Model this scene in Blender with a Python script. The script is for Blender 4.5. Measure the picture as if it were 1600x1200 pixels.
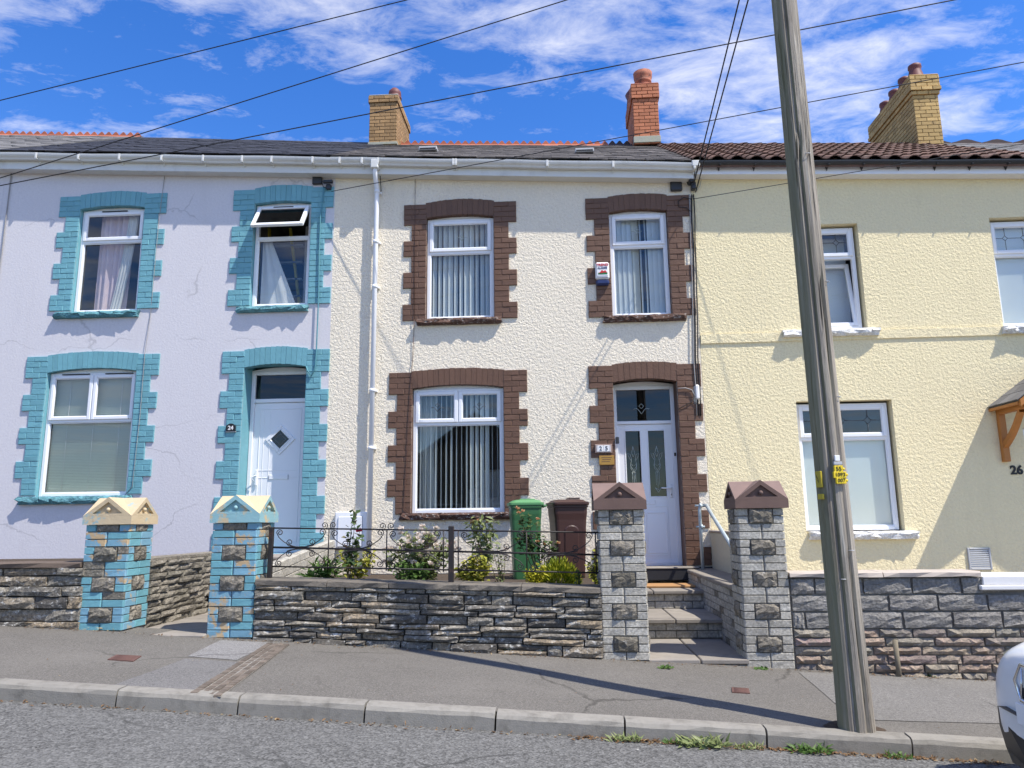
import bpy, bmesh, math, random
from mathutils import Matrix, Vector, noise
R_ = math.radians
rnd = random.Random(7)
for o in list(bpy.data.objects): bpy.data.objects.remove(o)
scene = bpy.context.scene
COL = scene.collection

# ------------------------------------------------------------ camera
CF, CP, CY, CR = 1165.0, .1845, -.0602, -.0120      # focal length in photo pixels, pitch, yaw, roll
CC = Vector((0, -11.0, 1.5))
fw = Vector((math.sin(CY)*math.cos(CP), math.cos(CY)*math.cos(CP), math.sin(CP)))
rt = Vector((math.cos(CY), -math.sin(CY), 0)); up = rt.cross(fw)
CR_, CU_ = math.cos(CR)*rt + math.sin(CR)*up, -math.sin(CR)*rt + math.cos(CR)*up
cam = bpy.data.cameras.new('camera'); camo = bpy.data.objects.new('camera', cam); COL.objects.link(camo)
m3 = Matrix((CR_, CU_, -fw)).transposed()
camo.matrix_world = Matrix.Translation(CC) @ m3.to_4x4()
cam.sensor_width = 36; cam.lens = CF/1600*36; cam.clip_end = 3000; cam.clip_start = .05
scene.camera = camo

# ------------------------------------------------------------ sky, sun, exposure
SUN_EL, SUN_H = R_(58), Vector((.877, -.48))        # towards the sun
world = bpy.data.worlds.new('World'); scene.world = world; world.use_nodes = True
nt = world.node_tree; nt.nodes.clear()
def nn(t, typ, **k):
    n = t.nodes.new(typ)
    for a, b in k.items():
        if a.startswith('i_'): n.inputs[a[2:].replace('_', ' ')].default_value = b
        else: setattr(n, a, b)
    return n
out = nn(nt, 'ShaderNodeOutputWorld'); bg = nn(nt, 'ShaderNodeBackground'); bg.inputs[1].default_value = .15
sky = nn(nt, 'ShaderNodeTexSky', sky_type='NISHITA', sun_disc=False, sun_elevation=SUN_EL, sun_rotation=math.atan2(SUN_H.x, SUN_H.y),
         altitude=100, air_density=1.0, dust_density=.2, ozone_density=3.0)
hs = nn(nt, 'ShaderNodeHueSaturation'); hs.inputs['Saturation'].default_value = 1.33; hs.inputs['Hue'].default_value = .514; hs.inputs['Value'].default_value = .9
nt.links.new(sky.outputs[0], hs.inputs['Color'])
tc = nn(nt, 'ShaderNodeTexCoord'); sx = nn(nt, 'ShaderNodeSeparateXYZ'); nt.links.new(tc.outputs['Generated'], sx.inputs[0])
mx = nn(nt, 'ShaderNodeMath', operation='MAXIMUM'); mx.inputs[1].default_value = .08; nt.links.new(sx.outputs[2], mx.inputs[0])
def mth(t, op, a, b=None):
    n = nn(t, 'ShaderNodeMath', operation=op)
    for i, v in enumerate((a, b)):
        if v is None: continue
        if isinstance(v, (int, float)): n.inputs[i].default_value = v
        else: t.links.new(v, n.inputs[i])
    return n.outputs[0]
px_, py_ = mth(nt, 'DIVIDE', sx.outputs[0], mx.outputs[0]), mth(nt, 'DIVIDE', sx.outputs[1], mx.outputs[0])
cv = nn(nt, 'ShaderNodeCombineXYZ'); nt.links.new(px_, cv.inputs[0]); nt.links.new(py_, cv.inputs[1])
mp = nn(nt, 'ShaderNodeMapping'); mp.inputs['Rotation'].default_value = (0, 0, R_(-32)); mp.inputs['Scale'].default_value = (1.0, 1.45, 1); mp.inputs['Location'].default_value = (3.1, 7.7, 0)
nt.links.new(cv.outputs[0], mp.inputs[0])
n1 = nn(nt, 'ShaderNodeTexNoise'); n1.inputs['Scale'].default_value = 1.15; n1.inputs['Detail'].default_value = 3; n1.inputs['Roughness'].default_value = .5
n2 = nn(nt, 'ShaderNodeTexNoise'); n2.inputs['Scale'].default_value = 5.6; n2.inputs['Detail'].default_value = 9; n2.inputs['Roughness'].default_value = .66; n2.inputs['Distortion'].default_value = .35
for n in (n1, n2): nt.links.new(mp.outputs[0], n.inputs['Vector'])
cl = mth(nt, 'ADD', mth(nt, 'MULTIPLY', n1.outputs[0], 1.25), n2.outputs[0])
rp = nn(nt, 'ShaderNodeValToRGB'); e = rp.color_ramp.elements; e[0].position = .515; e[0].color = (0, 0, 0, 1); e[1].position = .80; e[1].color = (.88, .88, .88, 1)
cl2 = mth(nt, 'MULTIPLY', cl, .5); nt.links.new(cl2, rp.inputs[0])
cm = nn(nt, 'ShaderNodeMixRGB'); cm.inputs[2].default_value = (5.1, 4.95, 4.8, 1); nt.links.new(rp.outputs[0], cm.inputs[0]); nt.links.new(hs.outputs[0], cm.inputs[1])
nt.links.new(cm.outputs[0], bg.inputs[0]); nt.links.new(bg.outputs[0], out.inputs[0])
sun = bpy.data.lights.new('sun', 'SUN'); sun.energy = 3.7; sun.angle = R_(.53); sun.color = (1, .94, .84)
suno = bpy.data.objects.new('sun', sun); COL.objects.link(suno)
sd = Vector((SUN_H.x*math.cos(SUN_EL), SUN_H.y*math.cos(SUN_EL), math.sin(SUN_EL))).normalized()
suno.rotation_euler = sd.to_track_quat('Z', 'Y').to_euler(); suno.location = (10, -20, 30)
vs = scene.view_settings; vs.view_transform = 'Standard'; vs.look = 'None'; vs.exposure = .86; vs.gamma = 1; vs.use_curve_mapping = False
scene.render.resolution_x, scene.render.resolution_y = 1024, 768
scene.render.engine = 'CYCLES'

# ------------------------------------------------------------ pixel -> place (a direction, met with a known plane)
def ray(px, py): return CR_*((px-800)/CF) + CU_*((600-py)/CF) + fw
def W(px, py, Y=0.0):
    d = ray(px, py); return CC + d*((Y-CC.y)/d.y)
def PZ(x, y): return .257 - .0538*x + .03*(y+3.6)              # pavement surface
def RZ(x, y): return .092 - .0538*x + .022*(-5.62-max(y, -9.0)) - .022*max(0, -9.0-y)
def G(px, py, dz=0.0):                                          # pixel on the pavement
    d = ray(px, py); n = Vector((.0538, -.03, 1)); k = .257+.03*3.6+dz
    return CC + d*((k-CC.dot(n))/d.dot(n))
# ------------------------------------------------------------ materials
MATS = {}
def new_mat(name):
    m = bpy.data.materials.new(name); m.use_nodes = True; t = m.node_tree; t.nodes.clear(); MATS[name] = m
    o = nn(t, 'ShaderNodeOutputMaterial'); b = nn(t, 'ShaderNodeBsdfPrincipled'); t.links.new(b.outputs[0], o.inputs[0])
    g = nn(t, 'ShaderNodeNewGeometry')
    return m, t, b, g.outputs['Position'], o
def tnoise(t, pos, scale, detail=4, rough=.55, stretch=None, dist=0.0):
    if stretch:
        mpn = nn(t, 'ShaderNodeMapping'); mpn.inputs['Scale'].default_value = stretch; t.links.new(pos, mpn.inputs[0]); pos = mpn.outputs[0]
    n = nn(t, 'ShaderNodeTexNoise'); n.inputs['Scale'].default_value = scale; n.inputs['Detail'].default_value = detail
    n.inputs['Roughness'].default_value = rough; n.inputs['Distortion'].default_value = dist; t.links.new(pos, n.inputs['Vector']); return n.outputs[0]
def ramp(t, v, lo, hi, c0=(0,0,0,1), c1=(1,1,1,1)):
    r = nn(t, 'ShaderNodeValToRGB'); e = r.color_ramp.elements
    e[0].position, e[1].position = lo, hi; e[0].color = c0; e[1].color = c1; t.links.new(v, r.inputs[0]); return r.outputs[0]
def mixc(t, f, a, b, typ='MIX'):
    n = nn(t, 'ShaderNodeMixRGB', blend_type=typ)
    for i, v in enumerate((f, a, b)):
        if isinstance(v, (int, float)): n.inputs[i].default_value = v
        elif isinstance(v, tuple): n.inputs[i].default_value = v if len(v) == 4 else (*v, 1)
        else: t.links.new(v, n.inputs[i])
    return n.outputs[0]
def bump(t, b, h, strength=.5, dist=.01, prev=None):
    n = nn(t, 'ShaderNodeBump'); n.inputs['Strength'].default_value = strength; n.inputs['Distance'].default_value = dist
    t.links.new(h, n.inputs['Height'])
    if prev: t.links.new(prev, n.inputs['Normal'])
    t.links.new(n.outputs[0], b.inputs['Normal']); return n.outputs[0]
def rand_obj(t): return nn(t, 'ShaderNodeObjectInfo').outputs['Random']
def scl(c, k): return tuple(min(1, x*k) for x in c)

def m_generic(name, col, rough=.6, var=.25, nscale=6, bscale=60, bstr=.25, bdist=.004, objvar=0.0, spec=.4, metal=0, dirt=None, dirtlo=.55, dirthi=.75, dscale=3, stretch=None, islvar=0.0):
    m, t, b, pos, o = new_mat(name)
    n = tnoise(t, pos, nscale, 5, .6, stretch)
    c = mixc(t, n, scl(col, 1-var), scl(col, 1+var))
    if objvar:
        f = ramp(t, rand_obj(t), 0, 1, (1-objvar,)*3+(1,), (1+objvar,)*3+(1,)); c = mixc(t, 1.0, c, f, 'MULTIPLY')
    if islvar:
        gi = nn(t, 'ShaderNodeNewGeometry'); f = ramp(t, gi.outputs['Random Per Island'], 0, 1, (1-islvar,)*3+(1,), (1+islvar,)*3+(1,)); c = mixc(t, 1.0, c, f, 'MULTIPLY')
    if dirt:
        d = ramp(t, tnoise(t, pos, dscale, 7, .65), dirtlo, dirthi); c = mixc(t, d, c, dirt)
    t.links.new(c, b.inputs['Base Color']) ; b.inputs['Roughness'].default_value = rough; b.inputs['Metallic'].default_value = metal
    b.inputs['Specular IOR Level'].default_value = spec
    if bstr: bump(t, b, tnoise(t, pos, bscale, 4, .6), bstr, bdist)
    return m
def m_roughcast(name, col, size=1.0, strength=1.0, stain=(.5,.45,.36), cracks=False):
    m, t, b, pos, o = new_mat(name)
    n = tnoise(t, pos, 1.3, 6, .65); c = mixc(t, n, scl(col, .93), scl(col, 1.05))
    st = tnoise(t, pos, 1.0, 6, .7, (2.2, 1, .25)); st = ramp(t, st, .55, .85, (0,0,0,1), (.5,.5,.5,1)); c = mixc(t, st, c, stain)
    c = mixc(t, ramp(t, tnoise(t, pos, 30, 3, .6), .3, .7), scl(col, .9), c)
    c = mixc(t, ramp(t, tnoise(t, pos, 2.6, 7, .75), .56, .74, (0,0,0,1), (.22,.22,.22,1)), c, stain)
    if cracks:
        wn = nn(t, 'ShaderNodeTexNoise'); wn.inputs['Scale'].default_value = 2.2; wn.inputs['Detail'].default_value = 6; t.links.new(pos, wn.inputs['Vector'])
        wp = mixc(t, .35, pos, wn.outputs['Color'])
        v = nn(t, 'ShaderNodeTexVoronoi', feature='DISTANCE_TO_EDGE'); v.inputs['Scale'].default_value = .75
        mp2 = nn(t, 'ShaderNodeMapping'); mp2.inputs['Scale'].default_value = (.7, 1, 1.3); t.links.new(wp, mp2.inputs[0]); t.links.new(mp2.outputs[0], v.inputs['Vector'])
        cr = ramp(t, v.outputs['Distance'], .001, .006, (.75,.75,.75,1), (0,0,0,1))
        cr = mixc(t, 1.0, cr, ramp(t, tnoise(t, pos, .9, 2), .47, .55), 'MULTIPLY')
        c = mixc(t, cr, c, scl(col, .62))
    t.links.new(c, b.inputs['Base Color']); b.inputs['Roughness'].default_value = .9; b.inputs['Specular IOR Level'].default_value = .2
    h1 = tnoise(t, pos, 24/size, 5, .66, None, .25); h2 = tnoise(t, pos, 75/size, 3, .6)
    bn = bump(t, b, ramp(t, h1, .22, .78), .8*strength, .026*size); bump(t, b, h2, .4*strength, .008*size, bn)
    return m
def m_stone(name, cols, lichen=.0, rough=.9, lscale=14, bstr=.8, bscale=28, lo=.56):
    m, t, b, pos, o = new_mat(name)
    r = nn(t, 'ShaderNodeValToRGB'); r.color_ramp.interpolation = 'LINEAR'; e = r.color_ramp.elements
    while len(e) < len(cols): e.new(.5)
    for i, cc in enumerate(cols): e[i].position = i/(len(cols)-1); e[i].color = (*cc, 1)
    oi = nn(t, 'ShaderNodeObjectInfo'); gi = nn(t, 'ShaderNodeNewGeometry')
    rv = mth(t, 'FRACT', mth(t, 'ADD', oi.outputs['Random'], gi.outputs['Random Per Island'])); t.links.new(rv, r.inputs[0])
    n = tnoise(t, pos, 9, 7, .7); c = mixc(t, 1.0, r.outputs[0], ramp(t, n, .25, .75, (.6,.6,.6,1), (1.5,1.5,1.5,1)), 'MULTIPLY')
    c = mixc(t, ramp(t, tnoise(t, pos, 40, 4, .6), .35, .6, (.75,.75,.75,1), (0,0,0,1)), c, scl(cols[0], .6))
    if lichen:
        l = ramp(t, tnoise(t, pos, lscale, 8, .75, (1,1,1.5)), lo, lo+.1, (0,0,0,1), (lichen,)*3+(1,)); c = mixc(t, l, c, (.62,.61,.57))
    t.links.new(c, b.inputs['Base Color']); b.inputs['Roughness'].default_value = rough; b.inputs['Specular IOR Level'].default_value = .25
    bn = bump(t, b, tnoise(t, pos, bscale, 6, .65, (1,1,1.7)), bstr, .025); bump(t, b, tnoise(t, pos, 130, 3, .6), .4, .004, bn)
    return m
def m_paintbrick(name, col, chip=(.8,.78,.74), chipamt=.0, joint=.8, alt=None, altlo=.5):
    m, t, b, pos, o = new_mat(name)
    n = tnoise(t, pos, 5, 6, .65); c = mixc(t, n, scl(col, .86), scl(col, 1.12))
    f = ramp(t, rand_obj(t), 0, 1, (.93,.93,.93,1), (1.06,1.06,1.06,1)); c = mixc(t, 1.0, c, f, 'MULTIPLY')
    if alt:
        a = ramp(t, tnoise(t, pos, 6, 7, .7), altlo, altlo+.06); c = mixc(t, a, c, alt)
    if chipamt:
        a = ramp(t, tnoise(t, pos, 9, 8, .75), 1-chipamt-.02, 1-chipamt+.02); c = mixc(t, a, c, chip)
    t.links.new(c, b.inputs['Base Color']); b.inputs['Roughness'].default_value = .55; b.inputs['Specular IOR Level'].default_value = .35
    bn = bump(t, b, tnoise(t, pos, 25, 5, .6), .35, .012); bump(t, b, tnoise(t, pos, 110, 3, .6), .25, .004, bn)
    return m
def m_glass(name, tint=(.96,.98,.98), refl=1.0, base=.02):
    m = bpy.data.materials.new(name); m.use_nodes = True; t = m.node_tree; t.nodes.clear(); MATS[name] = m
    o = nn(t, 'ShaderNodeOutputMaterial'); tr = nn(t, 'ShaderNodeBsdfTransparent'); tr.inputs[0].default_value = (*tint, 1)
    gl = nn(t, 'ShaderNodeBsdfGlossy'); gl.inputs['Roughness'].default_value = .015; gl.inputs[0].default_value = (1, 1, 1, 1)
    lw = nn(t, 'ShaderNodeLayerWeight'); lw.inputs['Blend'].default_value = .5
    f = mth(t, 'ADD', mth(t, 'MULTIPLY', mth(t, 'POWER', lw.outputs['Facing'], 5.0), .9), .042*refl)
    mxs = nn(t, 'ShaderNodeMixShader'); t.links.new(f, mxs.inputs[0]); t.links.new(tr.outputs[0], mxs.inputs[1]); t.links.new(gl.outputs[0], mxs.inputs[2])
    t.links.new(mxs.outputs[0], o.inputs[0]); return m
def m_asphalt(name, col, agg=160, patch=.15, white=.0, grain=.0):
    m, t, b, pos, o = new_mat(name)
    c = mixc(t, tnoise(t, pos, .9, 6, .65), scl(col, 1-patch), scl(col, 1+patch))
    v = nn(t, 'ShaderNodeTexVoronoi'); v.inputs['Scale'].default_value = agg; t.links.new(pos, v.inputs['Vector'])
    c = mixc(t, 1.0, c, ramp(t, v.outputs['Color'], .1, .9, (.72-.27*grain,)*3+(1,), (1.35+.35*grain,)*3+(1,)), 'MULTIPLY')
    c = mixc(t, 1.0, c, ramp(t, tnoise(t, pos, agg*.25, 5, .7), .25, .75, (.6,.6,.6,1), (1.4,1.4,1.4,1)), 'MULTIPLY')
    c = mixc(t, ramp(t, tnoise(t, pos, 3.0, 7, .75), .6, .72, (0,0,0,1), (.45,.45,.45,1)), c, scl(col, .6))
    wv = nn(t, 'ShaderNodeTexVoronoi', feature='DISTANCE_TO_EDGE'); wv.inputs['Scale'].default_value = .55; wn = nn(t, 'ShaderNodeTexNoise'); wn.inputs['Scale'].default_value = 3; wn.inputs['Detail'].default_value = 7; t.links.new(pos, wn.inputs['Vector']); t.links.new(mixc(t, .22, pos, wn.outputs['Color']), wv.inputs['Vector'])
    ck = mixc(t, 1.0, ramp(t, wv.outputs['Distance'], .002, .007, (.8,.8,.8,1), (0,0,0,1)), ramp(t, tnoise(t, pos, .8, 2), .46, .54), 'MULTIPLY'); c = mixc(t, ck, c, scl(col, .45))
    c = mixc(t, ramp(t, tnoise(t, pos, .55, 5, .6, (1, 2.5, 1)), .5, .75, (0,0,0,1), (.35,.35,.35,1)), c, scl(col, 1.5))
    if white: c = mixc(t, ramp(t, tnoise(t, pos, 18, 3, .7), .735, .75), c, (.55,.54,.5))
    t.links.new(c, b.inputs['Base Color']); b.inputs['Roughness'].default_value = .92; b.inputs['Specular IOR Level'].default_value = .2
    bn = bump(t, b, v.outputs['Distance'], .45, .004); bump(t, b, tnoise(t, pos, 45, 5, .7), .35, .006, bn)
    return m
def m_leaf(name, c0, c1, c2=None):
    m, t, b, pos, o = new_mat(name)
    gi = nn(t, 'ShaderNodeNewGeometry'); r = nn(t, 'ShaderNodeValToRGB'); e = r.color_ramp.elements
    e[0].color = (*c0, 1); e[1].color = (*c1, 1)
    if c2: x = e.new(.85); x.color = (*c1, 1); e[2].color = (*c2, 1)
    t.links.new(gi.outputs['Random Per Island'], r.inputs[0]); t.links.new(r.outputs[0], b.inputs['Base Color'])
    b.inputs['Roughness'].default_value = .5; b.inputs['Specular IOR Level'].default_value = .3
    tl = nn(t, 'ShaderNodeBsdfTranslucent'); t.links.new(r.outputs[0], tl.inputs[0]); ms = nn(t, 'ShaderNodeMixShader'); ms.inputs[0].default_value = .3
    t.links.new(b.outputs[0], ms.inputs[1]); t.links.new(tl.outputs[0], ms.inputs[2]); t.links.new(ms.outputs[0], o.inputs[0]); return m

LILAC = m_roughcast('lilac_render', (.66,.64,.665), .8, .14, (.46,.43,.45), True)
CREAM = m_roughcast('cream_roughcast', (.88,.795,.645), 1.0, .85)
YELLOW = m_roughcast('yellow_roughcast', (.89,.775,.495), 1.0, .8, (.55,.47,.3))
BLUE = m_paintbrick('turquoise_paint', (.155,.365,.42), chipamt=.30, chip=(.38,.55,.58), alt=(.10,.17,.19), altlo=.68)
BROWN = m_paintbrick('brown_paint', (.138,.075,.048), chipamt=.25, chip=(.28,.21,.17))
BLUEWORN = m_paintbrick('worn_turquoise_paint', (.185,.36,.46), alt=(.48,.35,.20), altlo=.53, chipamt=.3, chip=(.11,.10,.08))
BLUECAP = m_paintbrick('worn_cap_paint', (.24,.42,.45), alt=(.52,.42,.26), altlo=.48)
TANCAP = m_paintbrick('tan_cap_stone', (.55,.44,.28), alt=(.30,.43,.44), altlo=.58)
SILLBLUE = m_stone('turquoise_sill', [(.10,.27,.31),(.16,.35,.39)], bstr=1.0)
SILLBROWN = m_stone('brown_sill', [(.10,.055,.042),(.13,.08,.06)], lichen=.8, lscale=20, lo=.55)
SILLWHITE = m_stone('white_sill', [(.78,.77,.74),(.82,.81,.78)], bstr=.9)
RUBBLE = m_stone('rubble_stone', [(.11,.10,.087),(.29,.265,.215),(.17,.156,.135),(.36,.325,.26),(.09,.084,.077),(.25,.225,.185),(.33,.26,.175),(.145,.133,.117),(.31,.285,.24)], lichen=.9, lo=.545)
MORTAR = m_generic('mortar_dark', (.06,.056,.05), .95, .4, 12, 60, .6, .01)
GREYBRICK = m_stone('grey_concrete_brick', [(.37,.35,.30),(.48,.455,.395),(.42,.395,.34),(.53,.51,.45)], lichen=.8, lo=.585, bstr=.3, bscale=45)
ROUGHSTONE = m_stone('rock_face_stone', [(.16,.145,.115),(.28,.25,.205),(.20,.185,.15)], lichen=.8, lo=.6)
BLOCK26 = m_stone('reconstituted_block', [(.24,.23,.21),(.30,.285,.26),(.27,.25,.225)], lichen=.25, lo=.66, bstr=.9, bscale=18)
THIN26 = m_stone('thin_walling_stone', [(.30,.28,.23),(.35,.25,.19),(.27,.26,.22),(.38,.30,.22),(.30,.22,.20),(.23,.225,.19)], lichen=.4, lo=.63, bstr=.8)
MORTARL = m_generic('mortar_grey', (.24,.225,.20), .95, .3, 12, 60, .6, .01)
CAPBROWN = m_generic('brown_cap_concrete', (.145,.092,.075), .75, .25, 7, 70, .3, .004, dirt=(.34,.27,.24), dirtlo=.6, dirthi=.8)
SLAB = m_generic('concrete_slab', (.25,.225,.195), .9, .25, 6, 90, .4, .005, objvar=.1, dirt=(.15,.14,.12), dirtlo=.55, dirthi=.85, dscale=5)
COPING = m_generic('coping_stone', (.16,.14,.115), .92, .35, 8, 60, .6, .008, objvar=.2, dirt=(.07,.066,.06), dirtlo=.5, dirthi=.7, dscale=9)
COPINGPINK = m_generic('pink_coping', (.46,.40,.34), .9, .2, 6, 60, .3, .005)
UPVC = m_generic('white_upvc', (.80,.81,.83), .32, .03, 3, 60, .0, spec=.5)
UPVCD = m_generic('weathered_white_upvc', (.66,.66,.63), .4, .08, 3, 60, .0, spec=.45, dirt=(.42,.41,.36), dirtlo=.55, dirthi=.9, dscale=2.2)
WHITEP = m_generic('white_paint', (.78,.77,.75), .6, .06, 4, 80, .2, .003)
GUTBLACK = m_generic('black_plastic', (.03,.032,.036), .4, .2, 5, 60, 0)
GLASS = m_glass('window_glass'); GLASSD = m_glass('dark_glass', (.22,.24,.28), 1.0); GLASSF = m_glass('green_glass', (.42,.50,.48), .8)
LEAD = m_generic('lead_came', (.10,.11,.12), .5, .1, 5, 60, 0)
ETCH = m_generic('etched_glass', (.46,.52,.50), .5, .1, 5, 60, 0)
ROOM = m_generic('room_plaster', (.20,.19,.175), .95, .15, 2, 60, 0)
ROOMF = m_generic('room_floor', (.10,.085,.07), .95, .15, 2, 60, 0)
def m_fabric(name, col, tr=.45):
    m, t, b, pos, o = new_mat(name); c = mixc(t, tnoise(t, pos, 5, 4), scl(col, .94), col); t.links.new(c, b.inputs['Base Color']); b.inputs['Roughness'].default_value = .9; b.inputs['Specular IOR Level'].default_value = .1
    tl = nn(t, 'ShaderNodeBsdfTranslucent'); t.links.new(c, tl.inputs[0]); ms = nn(t, 'ShaderNodeMixShader'); ms.inputs[0].default_value = tr; t.links.new(b.outputs[0], ms.inputs[1]); t.links.new(tl.outputs[0], ms.inputs[2]); t.links.new(ms.outputs[0], o.inputs[0]); return m
BLIND = m_fabric('blind_fabric', (.86,.89,.88))
BLINDW = m_fabric('pale_blind', (.88,.90,.87), .3)
VENET = m_generic('venetian_slat', (.60,.64,.58), .6, .05, 4, 90, 0)
CURTAIN = m_generic('curtain_cloth', (.62,.48,.50), .9, .12, 5, 90, .2)
CURTAINW = m_generic('pale_cloth', (.62,.60,.58), .9, .1, 5, 90, .2)
YELLOWM = m_generic('yellow_fibreglass', (.55,.45,.06), .5, .1, 5, 90, 0)
SLATE = m_generic('grey_slate', (.078,.070,.066), .85, .5, 14, 60, .9, .014, objvar=.5, islvar=.5, dirt=(.17,.155,.14), dirtlo=.5, dirthi=.75)
SLATED = m_generic('black_slate', (.028,.028,.032), .6, .3, 7, 60, .4, .006, objvar=.2, islvar=.2)
SLATEG = m_generic('pale_slate', (.17,.165,.16), .8, .3, 7, 60, .4, .006, objvar=.2, islvar=.2)
PANTILE = m_generic('brown_pantile', (.125,.070,.050), .85, .35, 9, 60, .7, .01, objvar=.25, islvar=.25, dirt=(.20,.17,.14), dirtlo=.55, dirthi=.8, dscale=8)
REDCLAY = m_generic('red_ridge_clay', (.42,.135,.075), .8, .25, 6, 60, .3, .005, objvar=.15, dirt=(.16,.07,.05), dirtlo=.5, dirthi=.8, dscale=6)
DARKRIDGE = m_generic('dark_ridge_clay', (.07,.05,.05), .8, .3, 6, 60, .3, .005, objvar=.15)
BRICKY = m_generic('buff_brick', (.50,.34,.135), .85, .2, 9, 60, .4, .006, objvar=.2, dirt=(.20,.13,.07), dirtlo=.55, dirthi=.8, dscale=9)
BRICKT = m_generic('tan_brick', (.36,.22,.10), .85, .25, 9, 60, .4, .006, objvar=.2, dirt=(.12,.08,.05), dirtlo=.52, dirthi=.75, dscale=9)
BRICKR = m_generic('red_brick', (.46,.17,.085), .85, .2, 9, 60, .4, .006, objvar=.15, dirt=(.2,.09,.06), dirtlo=.58, dirthi=.8, dscale=9)
JOINT = m_generic('brick_joint', (.10,.08,.06), .95, .3, 12, 60, .3)
POT = m_generic('terracotta_pot', (.40,.14,.08), .8, .25, 8, 60, .3, .005, dirt=(.10,.055,.045), dirtlo=.52, dirthi=.7, dscale=7)
POTD = m_generic('maroon_pot', (.16,.055,.05), .6, .25, 8, 60, .3, .005)
LEADF = m_generic('lead_flashing', (.36,.36,.29), .7, .25, 9, 60, .4, .006, dirt=(.34,.34,.24), dirtlo=.5, dirthi=.7, dscale=9)
ROAD = m_asphalt('road_asphalt', (.116,.115,.110), 85, .16, 1, .7)
PAVE = m_asphalt('pavement_asphalt', (.140,.131,.117), 240, .22, 0)
PATCH = m_asphalt('patch_asphalt', (.165,.158,.146), 200, .18, 0)
KERB = m_generic('kerb_concrete', (.26,.245,.215), .92, .3, 7, 110, .5, .005, objvar=.07, dirt=(.15,.14,.12), dirtlo=.45, dirthi=.7, dscale=7)
SETT = m_generic('drain_sett', (.135,.11,.088), .92, .3, 9, 80, .6, .008, objvar=.25)
SOIL = m_generic('soil', (.07,.05,.035), .98, .4, 9, 30, 1.0, .03)
RUSTPLATE = m_generic('rusty_plate', (.12,.062,.05), .8, .3, 14, 80, .5, .004)
IRON = m_generic('black_iron', (.022,.018,.018), .55, .3, 9, 80, .3, .002, dirt=(.10,.045,.03), dirtlo=.58, dirthi=.75, dscale=12)
GALV = m_generic('galvanised_steel', (.42,.48,.50), .45, .12, 7, 80, .1, .002, metal=.35)
BINGREEN = m_generic('green_bin_plastic', (.035,.12,.045), .42, .1, 4, 150, .15, .002)
BINLID = m_generic('green_lid_plastic', (.10,.27,.11), .4, .08, 4, 150, .15, .002)
BINBROWN = m_generic('brown_bin_plastic', (.055,.024,.019), .42, .12, 4, 150, .15, .002)
RUBBER = m_generic('rubber', (.018,.018,.018), .8, .1, 8, 80, .1)
BLACKP = m_generic('black_plinth_paint', (.022,.022,.026), .6, .2, 8, 80, .3)
OAK = m_generic('orange_timber', (.42,.165,.035), .5, .25, 5, 60, .2, .003, stretch=(1, 1, .15))
MATM = m_generic('wooden_mat', (.40,.22,.09), .7, .2, 8, 60, .3, .003)
STAKE = m_generic('weathered_stake', (.20,.17,.12), .9, .3, 9, 60, .5, .004)
BRASS = m_generic('brass_plate', (.50,.27,.07), .35, .15, 9, 60, .1, metal=.6)
YELLOWT = m_generic('yellow_tag', (.75,.55,.02), .5, .1, 9, 60, 0)
BLACKT = m_generic('black_print', (.012,.012,.014), .5, .1, 9, 60, 0)
WHITET = m_generic('white_print', (.8,.8,.8), .5, .02, 9, 60, 0)
REDT = m_generic('red_print', (.55,.03,.03), .5, .1, 9, 60, 0)
NAVY = m_generic('navy_plastic', (.02,.035,.12), .4, .1, 9, 60, 0)
GREENT = m_generic('green_print', (.02,.22,.06), .5, .1, 9, 60, 0)
GREYT = m_generic('grey_plastic', (.42,.43,.44), .5, .1, 9, 60, 0)
CARW = m_generic('white_car_paint', (.74,.76,.78), .18, .02, 2, 60, 0, spec=.6); CARB = m_generic('black_car_plastic', (.02,.02,.022), .45, .1, 9, 60, 0)
CHROME = m_generic('chrome', (.75,.75,.76), .15, .02, 9, 60, 0, metal=1)
LITTER = m_leaf('dry_leaf', (.12,.07,.035), (.30,.18,.09), (.48,.37,.2))
LEAFG = m_leaf('green_leaf', (.05,.11,.02), (.13,.22,.05)); LEAFY = m_leaf('yellow_green_leaf', (.22,.25,.03), (.45,.43,.07), (.55,.48,.2))
LEAFD = m_leaf('rose_leaf', (.035,.075,.025), (.09,.14,.04), (.20,.12,.05)); LEAFP = m_leaf('pale_leaf', (.16,.20,.07), (.28,.32,.13))
CONIF = m_leaf('golden_conifer', (.10,.16,.01), (.30,.32,.02), (.48,.46,.04)); PETALP = m_leaf('pale_petal', (.62,.50,.42), (.80,.74,.66)); PETALR = m_leaf('red_petal', (.22,.005,.03), (.42,.02,.07))
PETALO = m_leaf('orange_petal', (.55,.27,.14), (.70,.45,.25)); STEM = m_generic('plant_stem', (.10,.085,.04), .8, .3, 20, 60, 0)
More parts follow.
